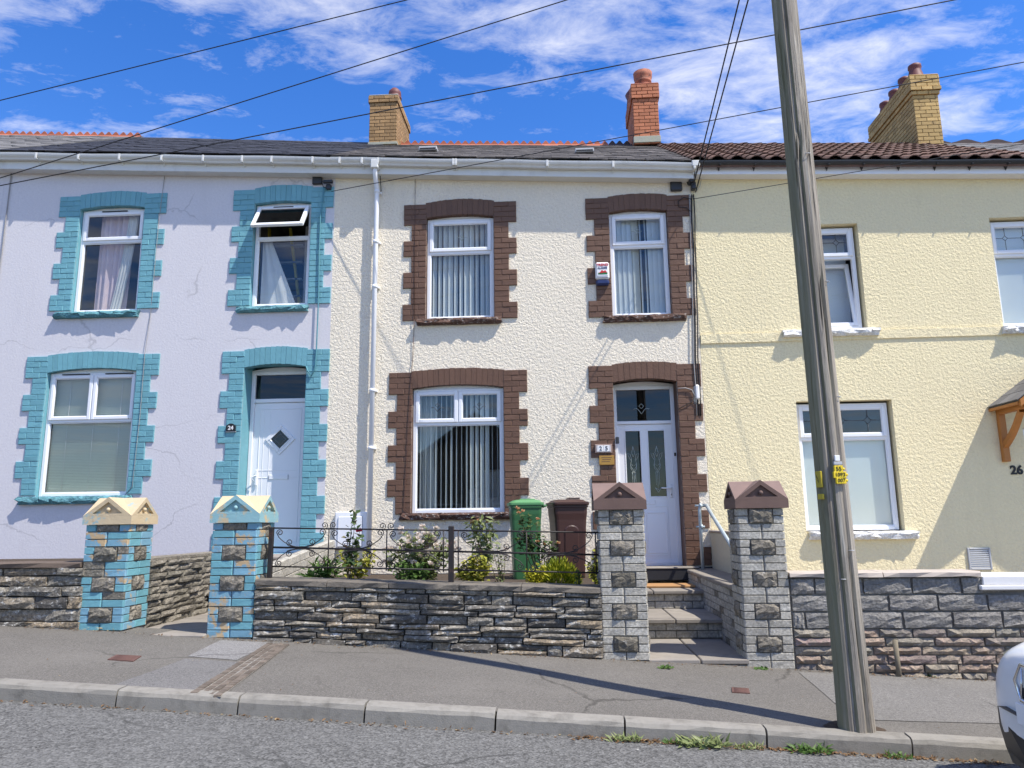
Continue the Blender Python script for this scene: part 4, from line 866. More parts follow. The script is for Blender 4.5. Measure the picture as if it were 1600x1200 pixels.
m = MB(); hx, hz = dx1-.05, W(1050, 762, .06).z; m.bbox(hx-.02, hx+.02, .07, .088, hz-.14, hz+.06, .008); m.tube([(hx, .075, hz), (hx, .02, hz), (hx-.02, .015, hz), (hx-.15, .018, hz+.005)], .011, 8); hd = m.obj('handle', UPVC, dr); m = MB(); m.lathe((hx, .069, hz-.09), [(.012,-.004),(.012,.004)], 10, 0, 'Y'); m.obj('lock', GREYT, dr)
m = MB(); qz = W(1053, 708, .06).z; m.bbox(b-.045, b-.02, .05, .062, qz-.025, qz+.025, .003); m.obj('door_bell', BLACKT, fr)
recess([fr, dr], .22)
m = MB(); m.bbox(a+.004, b-.004, .061, .40, .70, .85, .005); m.obj('door_sill', SLAB, h25)
m = MB(); m.bbox(a-.12, b+.13, -.30, .06, .70, .855, .01); m.obj('door_step', BLACKP, h25)
m = MB(); m.bbox(a-.12, b+.13, -.31, .055, .8555, .872, .005); m.obj('threshold', SLAB, h25)
m = MB(); m.bbox(XB+.35, a-.122, -.02, .02, .55, .80, .008); m.bbox(b+.132, XC-.005, -.02, .02, .55, .86, .008); m.obj('plinth', BLACKP, h25)
# blinds inside
def vblind(label, x0, x1, z0, z1, n, ang, w=.09, y=.165, mat=None, grp=None):
    t = thing('vertical_blind', label, 'blind', ((x0+x1)/2, y, z0)); m = MB(); m.bbox(x0, x1, y-.02, y+.02, z1, z1+.04, .004); m.obj('head_rail', WHITEP, t)
    for i in range(n):
        x = lerp(x0+.04, x1-.04, (i+.5)/n); an = ang(i/n) if callable(ang) else ang; q = MB(); dx, dy = w/2*math.cos(an), w/2*math.sin(an); tw = rnd.uniform(-.06,.06)
        vs = []
        for j in range(5):
            k = (j-2)/2; bow = .006*(1-k*k)
            for zz, t2 in ((z0, tw), (z1, 0)): vs.append((x+k*(dx*math.cos(t2)-dy*math.sin(t2))-bow*math.sin(an), y+k*(dy*math.cos(t2)+dx*math.sin(t2))+bow*math.cos(an), zz))
        q.add(vs, [(2*j, 2*j+2, 2*j+3, 2*j+1) for j in range(4)], 0, True); q.obj('slat', mat or BLIND, t)
    return t
a, b, c, d, r = O25['upL']; vblind('half open vertical blind in the upstairs window above the big brown surround window', a+.03, b-.03, c-.02, d-.02, 11, lambda u: R_(52+12*math.sin(u*19)))
a, b, c, d, r = O25['upR']; vblind('closed pale blue vertical blind in the upstairs window beside the alarm box', a+.02, b-.02, c-.02, d-.02, 10, lambda u: R_(12 if abs(u-.55) > .08 else 70), .10)
a, b, c, d, r = O25['lo']; vblind('open vertical blind with edge-on slats in the ground floor window of the cream house', a+.03, b-.03, c-.02, d-.02, 16, lambda u: R_(84 if u < .62 or u > .82 else 55)+.1*math.sin(u*30), .085)
m = MB(); vs = []
for i in range(15):
    for j in range(6): u, v = i/14, j/5; vs.append((a+.06+u*(.28-.06*math.sin(v*3)), .34+.03*math.sin(u*22), lerp(c, d, v)))
m.add(vs, [(i*6+j, (i+1)*6+j, (i+1)*6+j+1, i*6+j+1) for i in range(14) for j in range(5)], 0, True); tag(m.obj('curtain', BLIND), 'pale green curtain bunched at the downpipe side of the ground floor window', 'curtain')
ac = thing('armchair', 'pale armchair inside the ground floor window behind the open blind', 'armchair', (b-.3, 1.5, c-.1)); z0_ = c-.1
for nm, bx in (('seat', (b-.55, b-.02, 1.15, 1.75, z0_+.12, z0_+.36)), ('backrest', (b-.6, b+.03, 1.75, 1.95, z0_+.1, z0_+.85)), ('arm', (b-.66, b-.55, 1.12, 1.75, z0_+.05, z0_+.52)), ('arm', (b-.02, b+.09, 1.12, 1.75, z0_+.05, z0_+.52))): m = MB(); m.bbox(*bx, .04); m.obj(nm, CURTAINW, ac)
# downpipe
px = [W(588, 262, -.3).x, W(589, 300, -.1).x]; m = MB(); xd = W(584, 520, -.09).x
m.tube([(xd, -.245, EZ(xd)-.09), (xd, -.245, EZ(xd)-.2), (xd, -.20, EZ(xd)-.3), (xd, -.10, EZ(xd)-.42), (xd, -.09, EZ(xd)-.5), (xd, -.09, .72)], .037, 12); dp = m.obj('downpipe', UPVC, h25)
for zz in (W(584, 378, -.09).z, W(584, 448, -.09).z, W(584, 610, -.09).z, W(584, 700, -.09).z, W(584, 300, -.09).z):
    m = MB(); m.lathe((xd, -.09, zz), [(.044,-.025),(.044,.025)], 14); m.bbox(xd-.06, xd+.06, -.05, 0, zz-.015, zz+.015, .004); m.obj('pipe_clip', UPVC, dp)
m = MB(); m.bbox(xd-.06, xd+.06, -.31, -.18, EZ(xd)-.17, EZ(xd)-.02, .012); m.obj('gutter_outlet', UPVCD, dp)
cable([(W(598, 245).x, -.3, EZ(W(598,245).x)+.02), (W(597, 262).x, -.19, W(597, 262).z), (W(596, 300).x, -.02, W(596, 300).z)], .008, CABLEB, h25)
cable([(W(649, 275).x, -.012, W(649, 275).z), (W(649, 320).x, -.03, W(649, 320).z), (W(648, 500).x, -.036, W(648, 500).z)], .004, m_generic('brown_cable', (.09,.045,.035), .6, .1, 9, 60, 0), h25)
cable([(W(648, 500).x, -.03, W(648, 500).z), (W(645, 560).x, -.015, W(645, 560).z), (W(643, 590).x, -.035, W(643, 590).z), (W(637, 700).x, -.038, W(637, 700).z), (W(632, 795).x, -.038, W(632, 795).z), (W(640, 803).x, -.03, W(640, 803).z)], .005, MATS['brown_cable'], h25)
cable([(W(760, 272).x, -.16, W(760, 272).z-.06), (W(900, 276).x, -.1, W(900, 276).z-.02), (W(1020, 276).x, -.04, W(1020, 276).z-.03), (W(1045, 281).x, -.03, W(1045, 281).z), (W(1050, 287).x, -.03, W(1050, 287).z)], .006, m_generic('cream_cable', (.5,.47,.38), .6, .1, 9, 60, 0), h25)
# right party line: cable bundle, clips, boxes
jb = MB(); p = W(1056, 292); jb.bbox(p.x-.09, p.x+.09, -.06, 0, p.z-.085, p.z+.085, .015); tag(jb.obj('junction_box', GUTBLACK), 'black junction box above the brown surround under the service cables', 'junction box')
m = MB(); p = W(1079, 285); m.bbox(p.x-.05, p.x+.03, -.16, 0, p.z-.06, p.z+.14, .015); m.bbox(p.x-.01, p.x+.06, -.12, -.02, p.z-.16, p.z-.04, .012); m.tube([(W(1061,284).x, -.05, W(1061,284).z), (W(1066,279).x, -.06, W(1066,279).z), (W(1071,281).x, -.06, W(1071,281).z), (W(1075,290).x, -.05, W(1075,290).z)], .018, 8); m.obj('cable_bracket', GUTBLACK, h25)
for k, (dx, rr) in enumerate(((0, .011), (.035, .009), (-.03, .008))):
    cable([(W(x, y).x+dx+rnd.uniform(-.012,.012), -.02-.008*k, W(x, y).z) for x, y in ((1080, 305), (1081, 340), (1082, 380), (1083, 420), (1084, 460), (1085, 510), (1087, 560), (1090, 610), (1091, 650))], rr, CABLEB if k < 2 else CABLEG, h25)
cable([(W(x, y).x, -.04, W(x, y).z) for x, y in ((1081, 313), (1068, 310), (1059, 316), (1060, 325), (1072, 326), (1078, 332))], .006, CABLEB, h25)
cable([(W(x, y).x, -.045, W(x, y).z) for x, y in ((1058, 608), (1070, 607), (1080, 610), (1085, 620))], .008, CABLEG, h25)
cable([(W(x, y).x, -.04, W(x, y).z) for x, y in ((1059, 640), (1070, 634), (1082, 627), (1093, 635))], .006, CABLEB, h25)
m = MB(); p = W(1089, 614); m.bbox(p.x-.035, p.x+.035, -.05, 0, p.z-.10, p.z+.12, .02); m.obj('cable_cover', WHITEP, h25)
cable([(W(1086, 302).x, -.03, W(1086,302).z), (W(1093, 293).x, -.03, W(1093,293).z), (W(1095, 283).x, -.03, W(1095,283).z), (W(1092, 273).x, -.05, W(1092, 273).z)], .006, MATS['cream_cable'], h25)
# alarm box, plaques, meter box
p = W(941, 429, -.03); al = thing('alarm_box', 'white burglar alarm box with a red dragon and navy base by the upstairs window', 'alarm box', (p.x, -.05, p.z-.19))
m = MB(); m.bbox(p.x-.105, p.x+.105, -.10, 0, p.z-.09, p.z+.18, .025); m.obj('cover', WHITET, al); m = MB(); m.bbox(p.x-.10, p.x+.10, -.095, 0, p.z-.18, p.z-.092, .025); m.obj('base', NAVY, al)
text_obj('lettering', 'TREND', .058, (p.x, -.102, p.z+.13), REDT, al, bold=.0015); text_obj('lettering', 'ALARMS', .04, (p.x, -.102, p.z+.08), NAVY, al, bold=.001)
m = MB(); m.box(p.x-.065, p.x+.075, -.103, -.1, p.z-.02, p.z+.008); m.obj('green_band', GREENT, al)
m = MB(); m.prism([(p.x-.06, p.z+.0), (p.x-.03, p.z+.02), (p.x-.01, p.z+.05), (p.x+.02, p.z+.028), (p.x+.04, p.z+.045), (p.x+.06, p.z+.02), (p.x+.065, p.z+.002), (p.x+.03, p.z+.01), (p.x, p.z+.0)], -.107, -.1035); m.obj('dragon_emblem', REDT, al)
m = MB(); [m.box(p.x-.08, p.x+.08, -.1025, -.1, p.z-.05-.022*k, p.z-.044-.022*k) for k in range(2)]; m.obj('small_print', NAVY, al)
p = W(943, 701, -.04); pl = thing('number_plaque', 'brown framed plaque with white tiles reading 25 beside the front door', 'plaque', (p.x, -.04, p.z-.07))
m = MB(); m.bbox(p.x-.125, p.x+.125, -.055, -.015, p.z-.065, p.z+.065, .006); m.obj('frame', m_generic('plaque_wood', (.30,.22,.19), .6, .1, 9, 60, 0), pl)
for s_, dg in ((-1, '2'), (1, '5')): m = MB(); m.bbox(p.x+s_*.043-.041, p.x+s_*.043+.041, -.06, -.05, p.z-.045, p.z+.045, .003); tl = m.obj('tile', WHITET, pl); text_obj('digit', dg, .085, (p.x+s_*.043, -.0615, p.z), BLACKT, pl, bold=.001)
m = MB(); m.box(p.x-.10, p.x-.088, -.0605, -.05, p.z-.045, p.z+.045); m.box(p.x+.088, p.x+.10, -.0605, -.05, p.z-.045, p.z+.045); m.obj('tile_end', WHITET, pl)
p = W(948, 719, -.04); pl = thing('brass_plaque', 'small brass plaque below the number 25 tiles', 'plaque', (p.x, -.04, p.z-.07))
m = MB(); m.bbox(p.x-.11, p.x+.11, -.045, -.015, p.z-.068, p.z+.068, .004); m.obj('plate', BRASS, pl); m = MB(); [m.box(p.x-.075+.01*(k % 2), p.x+.075-.015*(k % 3), -.0465, -.044, p.z+.035-.03*k, p.z+.043-.03*k) for k in range(3)]; m.obj('engraved_line', RUSTPLATE, pl)
m = MB(); p = W(964, 688, -.03); m.bbox(p.x-.02, p.x+.03, -.05, .0, p.z-.05, p.z+.05, .008); m.obj('lamp_switch', GUTBLACK, h25)
mt = thing('meter_box', 'white meter box on the cream wall behind the red rose', 'meter box', (-3.03, 0, 1.15)); m = MB(); m.bbox(-3.29, -2.79, -.05, 0, 1.15, 1.69, .01); m.obj('surround', UPVC, mt)
m = MB(); m.bbox(-3.24, -2.88, -.068, -.045, 1.19, 1.625, .008); dd = m.obj('door', UPVC, mt); m = MB(); m.box(-3.24, -2.88, -.0515, -.049, 1.183, 1.19); m.box(-2.88, -2.873, -.0515, -.049, 1.185, 1.63); m.box(-3.24, -2.88, -.0515, -.049, 1.625, 1.632); m.obj('door_gap', GREYT, mt); m = MB(); m.ring(-3.14, -2.98, 1.215, 1.25, .006, -.073, -.066, b=.002); m.obj('latch', UPVC, dd)
def rollerblind(m, label, _):
    t = thing('roller_blind', label, 'blind', (sum(v[0] for v in m.v)/8, m.v[0][1], min(v[2] for v in m.v))); xa, xb = min(v[0] for v in m.v), max(v[0] for v in m.v); y, za, zb_ = m.v[0][1], min(v[2] for v in m.v), max(v[2] for v in m.v); m.obj('fabric', BLINDW, t)
    q = MB(); q.tube([(xa, y+.03, zb_+.015), (xb, y+.03, zb_+.015)], .022, 10); q.obj('roller', WHITEP, t); q = MB(); q.bbox(xa, xb, y-.006, y+.011, za-.02, za+.005, .003); q.obj('bottom_bar', WHITEP, t)
BL = 'blind'
# ------------------------------------------------------------ house 26: yellow roughcast
h26 = thing('terraced_house', 'yellow roughcast terraced house numbered 26 with white sills and brown pantiles', 'house', ((XC+XD)/2, 0, .8))
xw = [W(1280, 440).x-.52, W(1338, 355).x]; O26 = dict(upL=(3.72, 4.62, 4.25, 5.92), lo=(3.49, 4.85, 1.315, 3.20), upR=(6.555, 7.35, 4.215, 5.93), door=(6.62, 7.5, .6, 2.75))
wall_front(h26, XC+.004, XD, .2, lambda x: EZ26(x), [tuple(v) for v in O26.values()], [YELLOW, YELLOW])
for k in O26: room(h26, *O26[k])
roof(h26, XC, XD, rf(EZ26), RZ26, 'tile', PANTILE, (.42, 0), 300, DARKRIDGE)
eaves(h26, XC+.05, XD, EZ26, FZ26, GUTBLACK, UPVC, [W(px, 252, -.3).x for px in (1125, 1180, 1295, 1350, 1408, 1465, 1520, 1577)], 'round')
m = MB(); m.bbox(XC-.02, XC+.10, -.31, -.183, EZ26(XC)-.09, EZ26(XC)+.005, .01); m.obj('gutter_union', UPVCD, h26)
# the upper wall stands slightly proud: a string course
m = MB(); zs_ = lambda x: 4.10+.003*(x-XC); x0_, x1_ = XC+.03, 3.52
for xa, xb in ((XC+.012, XD),): m.add([(xa,-.02,4.10),(xb,-.02,4.118),(xb,-.02,4.245),(xa,-.02,4.24),(xa,0,4.10),(xb,0,4.118),(xb,0,4.246),(xa,0,4.241)], [(0,1,2,3),(0,1,5,4),(3,2,6,7)])
m.obj('string_course', YELLOW, h26)
def leaded(w, a, b, c, d, y, n=2, diamond=True):
    m = MB(); zc = (c+d)/2; r = .004
    for i in range(n):
        xc = lerp(a, b, (i+.5)/n); k = min((b-a)/n, d-c)*.16
        m.tube([(xc, y, c), (xc, y, zc-k)], r, 5); m.tube([(xc, y, zc+k), (xc, y, d)], r, 5)
        for p, q in (((xc-k, zc), (xc, zc+k)), ((xc, zc+k), (xc+k, zc)), ((xc+k, zc), (xc, zc-k)), ((xc, zc-k), (xc-k, zc))): m.tube([(p[0], y, p[1]), ((p[0]+q[0])/2*.85+xc*.15, y, (p[1]+q[1])/2*.85+zc*.15), (q[0], y, q[1])], r, 5)
        m.tube([(lerp(a, b, i/n), y, zc), (xc-k, y, zc)], r, 5); m.tube([(xc+k, y, zc), (lerp(a, b, (i+1)/n), y, zc)], r, 5)
    m.obj('lead_came', LEAD, w)
a, b, c, d = O26['lo']; tz = W(1320, 684, .1).z; w = window(h26, a+.01, b-.03, c+.03, d-.03, tz, 1, y0=.10); leaded(w, a+.12, b-.14, tz+.07, d-.1, .105, 3); sill(w, 3.50, 5.02, 1.335, .12, SILLWHITE, .10, '26a')
m = MB(); m.box(a+.06, b-.06, .175, .18, c+.05, tz); rollerblind(m, 'pale closed roller blind in the ground floor window behind the wooden pole', BL)
a, b, c, d = O26['upL']; tz = W(1310, 402, .1).z; w = window(h26, a+.01, b-.03, c+.03, d-.03, tz, 1, y0=.10, skip_low=True); leaded(w, a+.12, b-.14, tz+.07, d-.1, .105, 2); sill(w, 3.36, 4.78, 4.265, .11, SILLWHITE, .10, '26b')
Mh = Matrix.Translation((0, .13, c+.09)) @ Matrix.Rotation(R_(-9), 4, 'X'); hh = tz-c-.13
q = MB(); q.ring(a+.06, b-.08, 0, hh, .06, -.02, .03, 0, Mh); so = q.obj('sash', UPVC, w); so['label'] = 'sash tilted inwards'; q = MB(); q.box(a+.11, b-.13, 0, .006, .05, hh-.05, 0, Mh); q.obj('pane', GLASS, w)
m = MB(); m.box(a+.05, b-.05, .45, .455, c+.02, tz+.4); rollerblind(m, 'pale blind behind the tilted upstairs sash beside the wooden pole', BL)
a, b, c, d = O26['upR']; tz = W(1575, 398, .1).z; w = window(h26, a+.01, b-.03, c+.03, d-.03, tz, 1, y0=.10); leaded(w, a+.12, b-.14, tz+.07, d-.1, .105, 2); sill(w, 6.50, 7.50, 4.235, .11, SILLWHITE, .10, '26c')
m = MB(); m.box(a+.05, b-.05, .175, .18, c+.02, d-.05); rollerblind(m, 'pale blind in the upstairs window above the timber porch canopy', BL)
# front door 26
a, b, c, d = O26['door']; m = MB(); m.ring(a+.004, b-.004, c, d, .06, .06, .13); m.bbox(a+.06, b-.06, .062, .128, d-.36, d-.31, .004); fr = m.obj('door_frame', UPVC, h26); m = MB(); m.box(a+.06, b-.06, .1, .106, d-.31, d-.06); m.obj('transom_pane', GLASSD, fr)
m = MB(); m.bbox(a+.064, b-.064, .085, .125, c+.05, d-.365, .005); dr = m.obj('door', UPVC, h26); m = MB(); m.ring(a+.14, b-.14, c+1.0, d-.45, .03, .075, .09); m.ring(a+.14, b-.14, c+.15, c+.85, .03, .075, .09); m.obj('door_moulding', UPVC, dr); m = MB(); m.tube([(b-.12, .08, c+1.02), (b-.12, .03, c+1.02), (b-.25, .03, c+1.02)], .012, 8); m.obj('handle', GREYT, dr)
# timber canopy with slated gable roof
cxL, cxR, zE = 6.20, 7.86, 3.05; cxm = (cxL+cxR)/2; zR = zE+.60; yo = -.72
can = thing('porch_canopy', 'orange timber gabled porch canopy with grey slates on the yellow house', 'canopy', (cxm, 0, 2.27))
for s_, xe in ((-1, cxL), (1, cxR)):
    P0, P1 = Vector((xe, 0, zE)), Vector((cxm, 0, zR)); rr = 4; nv = Vector((s_*(zR-zE), 0, abs(cxm-xe))).normalized()
    m = MB(); m.add([P0, P1, P1+Vector((0,yo,0)), P0+Vector((0,yo,0)), P0-nv*.03, P1-nv*.03, P1-nv*.03+Vector((0,yo,0)), P0-nv*.03+Vector((0,yo,0))], [(0,1,2,3),(4,5,6,7),(0,3,7,4),(3,2,6,7)]); ro = m.obj('roof_slope', SLATEG, can)
    ps = Pieces(ro, 'slate')
    for k in range(rr):
        f0 = k/rr; base = P0.lerp(P1, f0); ev = (P1-P0).normalized(); L = (P1-P0).length/rr*1.35
        for c_ in range(3):
            yc = yo*(c_+.5)/3; o2 = base+ev*(L*.45)+Vector((0, yc, 0))+nv*.012; M = Matrix.Translation(o2) @ Matrix((Vector((0, -s_, 0))*abs(yo)/3*.98*(1), ev*L, nv*.012)).transposed().to_4x4(); ps.add(slate_mesh('q%d' % rnd.randint(0,3), SLATEG), M)
    ps.done()
    xb = xe+(-s_)*.12
    m = MB(); m.bbox(xb-.045, xb+.045, -.075, -.001, 2.27, zE+.02, .006); m.obj('wall_post', OAK, can); m = MB(); m.bbox(xb-.045, xb+.045, yo+.05, -.076, zE-.11, zE-.01, .006); m.obj('beam', OAK, can)
    m = MB(); N = 8; pts = []
    for i in range(N+1): t_ = i/N; pts.append((xb, lerp(-.06, yo+.18, t_), lerp(2.50, zE-.10, t_)-.05*math.sin(t_*math.pi)*-1*-1))
    for i in range(N):
        (x_, y_, z_), (_, y2, z2) = pts[i], pts[i+1]; m.add([(xb-.035,y_,z_-.045),(xb+.035,y_,z_-.045),(xb+.035,y_,z_+.045),(xb-.035,y_,z_+.045),(xb-.035,y2,z2-.045),(xb+.035,y2,z2-.045),(xb+.035,y2,z2+.045),(xb-.035,y2,z2+.045)], [(0,1,5,4),(1,2,6,5),(2,3,7,6),(3,0,4,7)])
    m.obj('brace', OAK, can)
    m = MB(); m.add([(xe-s_*0, yo-.02, zE-.09), (cxm, yo-.02, zR-.10), (cxm, yo-.02, zR+.0), (xe, yo-.02, zE+.0), (xe, yo+.02, zE-.09), (cxm, yo+.02, zR-.10), (cxm, yo+.02, zR+.0), (xe, yo+.02, zE+.0)], [(0,1,2,3),(4,5,6,7),(0,1,5,4),(3,2,6,7),(0,3,7,4)]); m.obj('bargeboard', OAK, can)
    m = MB(); m.bbox(xe-.02, xe+.02, yo+.02, -.005, zE-.06, zE-.02, .004); m.obj('eave_board', OAK, can)
n26 = text_obj('house_number', '26', .17, (W(1588, 735).x, -.008, W(1588, 735).z), BLACKT, None, bold=.006, ext=.006); tag(n26, 'black numerals 26 on the yellow wall below the porch bracket', 'house number')
p = W(1530, 873); v = thing('wall_vent', 'square grey louvred vent low on the yellow wall', 'vent', (p.x, 0, p.z-.15)); m = MB(); m.ring(p.x-.155, p.x+.155, p.z-.15, p.z+.15, .025, -.025, 0); m.box(p.x-.13, p.x+.13, -.004, 0, p.z-.13, p.z+.13); m.obj('frame', GREYT, v)
for k in range(9): zz = p.z-.11+.0275*k; m = MB(); m.add([(p.x-.13,-.005,zz+.014),(p.x+.13,-.005,zz+.014),(p.x+.13,-.022,zz-.006),(p.x-.13,-.022,zz-.006)], [(0,1,2,3)]); m.obj('louvre', GREYT, v)
# chimney and roof of the house beyond
h27 = thing('terraced_house', 'terraced house beyond the yellow one with pale slates and a tall buff brick chimney', 'house', (XD+2.7, 0, .5))
wall_front(h27, XD+.002, XD+5.4, .0, EZ26, [], [CREAM, CREAM]); roof(h27, XD+.002, XD+5.4, rf(EZ26), lambda x: RZ26(x), 'slate', SLATEG, (.55, 1), 200, DARKRIDGE); eaves(h27, XD, XD+5.4, EZ26, FZ26, GUTBLACK, UPVC, [XD+.5, XD+1.1], 'round')
QP = [(.17,0),(.17,.03),(.15,.10),(.12,.22),(.11,.27),(.13,.30),(.125,.36),(.06,.40)]
chimney(h27, 7.36, 7.86, 3.3, 5.3, 8.85, 10.36, BRICKY, [(0, 3, .045), (3, 4, .06), (4, 5, .03)], course=.083, pots=[(7.58, 3.52+.47*i, [(r*1.0, z) for r, z in QP], POTD) for i in range(4)], capmat=BRICKY, flashing=None)
# ------------------------------------------------------------ front gardens, walls, pillars, steps
def onZ(px, py, z): d = ray(px, py); return CC+d*((z-CC.z)/d.z)
def slabbox(name, x0, x1, y0, y1, z0, z1, mat): m = MB(); m.box(x0, x1, y0, y1, z0, z1); return struct(name, m, mat)
slabbox('garden_bed', -3.28, .40, -3.22, -.0, -.2, .79, SOIL); slabbox('garden_bed', -14, -4.36, -3.3, 0, -.2, 1.06, SOIL); slabbox('garden_bed', 2.16, 9, -3.25, 0, -.3, .62, SLAB)
def rubble(wall, x0, x1, zt, zb, yf, face='front', rows=(.042,.05,.06,.07,.085,.10), lens=(.14,.5), mat=None, X=None, depth=.12, r=None):
    """stones from the top down; for side faces x means y and X is the plane"""
    mat = mat or RUBBLE; ps = Pieces(wall, 'stone'); r = r or rnd; z = 0.0; H = max(zt(x0)-zb(x0), zt(x1)-zb(x1)); slope = (zt(x1)-zt(x0))/(x1-x0)
    def st(u0, u1, za, zc):
        uc = (u0+u1)/2; zz = zt(uc)-(za+zc)/2
        if zz+(zc-za)/2 < zb(uc)-.03: return
        out_ = r.uniform(-.022, .018); d = (u1-u0-r.uniform(.004,.012), depth, (zc-za)-r.uniform(.004,.011)); rot = ROTY(-math.atan(slope)+r.uniform(-.025,.025))
        n = 3 if d[0] < .25 else (4 if d[0] < .42 else 6); me = rock_mesh('k%d_%d' % (n, r.randint(0, 6)), mat, n, 2, .09, .11)
        if face == 'front': ps.add(me, PM((uc, yf+depth/2-.02+out_, zz), d, rot))
        elif face == 'right': ps.add(me, PM((X-depth/2+.02-out_, uc, zz), d, FACE['right'] @ rot))
        else: ps.add(me, PM((X+depth/2-.02+out_, uc, zz), d, FACE['left'] @ ROTY(math.atan(slope))))
    while z < H:
        h = r.choice(rows); u = x0
        while u < x1-.01:
            L = r.uniform(*lens)*(1 if h > .06 else 1.25)
            if x1-(u+L) < .12: L = x1-u
            if h > .085 and r.random() < .35: k = r.uniform(.4,.6); st(u, u+L, z, z+h*k); st(u, u+L, z+h*k, z+h)
            else: st(u, u+L, z, z+h)
            u += L
        z += h
    ps.done()
def coping(wall, x0, x1, zt, y0, y1, th, mat, lens=(.5, .8), name='coping_stone'):
    u = x0
    while u < x1-.05:
        L = rnd.uniform(*lens)
        if x1-(u+L) < .25: L = x1-u
        m = MB(); n = 6; vs = []
        for i in range(n+1):
            x = u+.004+(L-.008)*i/n
            for y, z in ((y0+rnd.uniform(-.012,.012), -th), (y0+rnd.uniform(-.012,.01), -.008), (y0+.02, 0), (y1, 0), (y1, -th)): vs.append((x, y, zt(x)+z+rnd.uniform(-.004,.004)))
        m.add(vs, [(i*5+j, i*5+(j+1)%5, (i+1)*5+(j+1)%5, (i+1)*5+j) for i in range(n) for j in range(5)]+[(0,1,2,3,4), tuple(n*5+j for j in range(5))]); m.obj(name, mat, wall); u += L
YF = -3.6
zgd = lambda x: PZ(x, YF)
# stone wall in front of house 25
w25 = thing('stone_wall', 'long dark rubble stone wall with slab coping below the iron railing', 'wall', (-1.3, YF+.15, .35)); zt25 = lin(-2.93, .985, .376, .885)
m = MB(); m.add([(x, y, z) for x in (-3.0, .38) for y, z in ((YF+.035, zgd(x)-.3), (YF+.035, zt25(x)-.05), (YF+.36, zt25(x)-.05), (YF+.36, zgd(x)-.3))], [(0,1,5,4),(1,2,6,5),(2,3,7,6)]); m.obj('wall_core', MORTAR, w25)
rubble(w25, -3.0, .39, lambda x: zt25(x)-.052, zgd, YF, r=random.Random(21))
coping(w25, -3.0, .38, zt25, YF-.02, YF+.38, .052, COPING)
# stone wall left of the turquoise pillars
w24 = thing('stone_wall', 'rubble stone wall with brown slab coping in front of the lilac house', 'wall', (-6, YF+.15, .55)); zt24 = lambda x: 1.165
m = MB(); m.box(-9.5, -4.79, YF+.035, YF+.36, .1, 1.12); m.obj('wall_core', MORTAR, w24)
rubble(w24, -7.6, -4.75, lambda x: 1.115, zgd, YF, rows=(.06,.08,.10,.12), lens=(.25,.6), r=random.Random(4))
coping(w24, -7.6, -4.79, zt24, YF-.02, YF+.38, .05, m_generic('brown_coping', (.12,.09,.07), .9, .3, 8, 60, .5, .006), (1.2, 1.9))
# gateway of 24: retaining wall, landing, steps
rw = thing('retaining_wall', 'rubble retaining wall beside the steps behind the turquoise gate pillar', 'wall', (-4.33, -2.3, .5)); m = MB(); m.box(-4.6, -4.345, -3.15, -.1, .1, 1.13); m.obj('wall_core', MORTARL, rw)
rubble(rw, -3.16, -.2, lambda y: 1.15, lambda y: .4, YF, 'right', (.06,.07,.085), (.18,.42), ROUGHSTONE, X=-4.325, r=random.Random(8)); 
coping(rw, -4.62, -4.33, lambda x: 1.18, -3.15, -.2, .03, ROUGHSTONE, (.3, .3))
st24 = thing('garden_steps', 'worn stone steps between the turquoise gate pillars', 'steps', (-3.9, -2.4, .4)); zl = W(262, 990, -3.58).z
yb1 = onZ(300, 957, zl).y; zs1 = W(300, 927, yb1).z; yb2 = onZ(305, 922, zs1).y; zs2 = W(310, 893, yb2).z; yb3 = min(-.6, yb2+.6)
m = MB(); m.bbox(-4.32, -3.46, -3.66, yb1+.05, zl-.10, zl, .012); m.obj('landing', SLAB, st24)
for (ya, yb, z0, z1) in ((yb1, yb2, zl-.05, zs1), (yb2, yb3, zs1-.05, zs2), (yb3, -.01, zs2-.05, 1.09)):
    m = MB(); m.bbox(-4.31, -3.46, ya-.02, yb+.05, z1-.045, z1, .012); m.obj('tread', SLAB, st24)
    ps = Pieces(st24, 'riser_stone'); 
    for k in range(3): ps.add(rock_mesh('k4_%d' % k, ROUGHSTONE, 4, 2, .16, .2), PM((-4.31+.142+.283*k, ya+.03, (z0+z1-.045)/2+.02), (.275, .07, z1-.045-z0-.03)))
    ps.done()
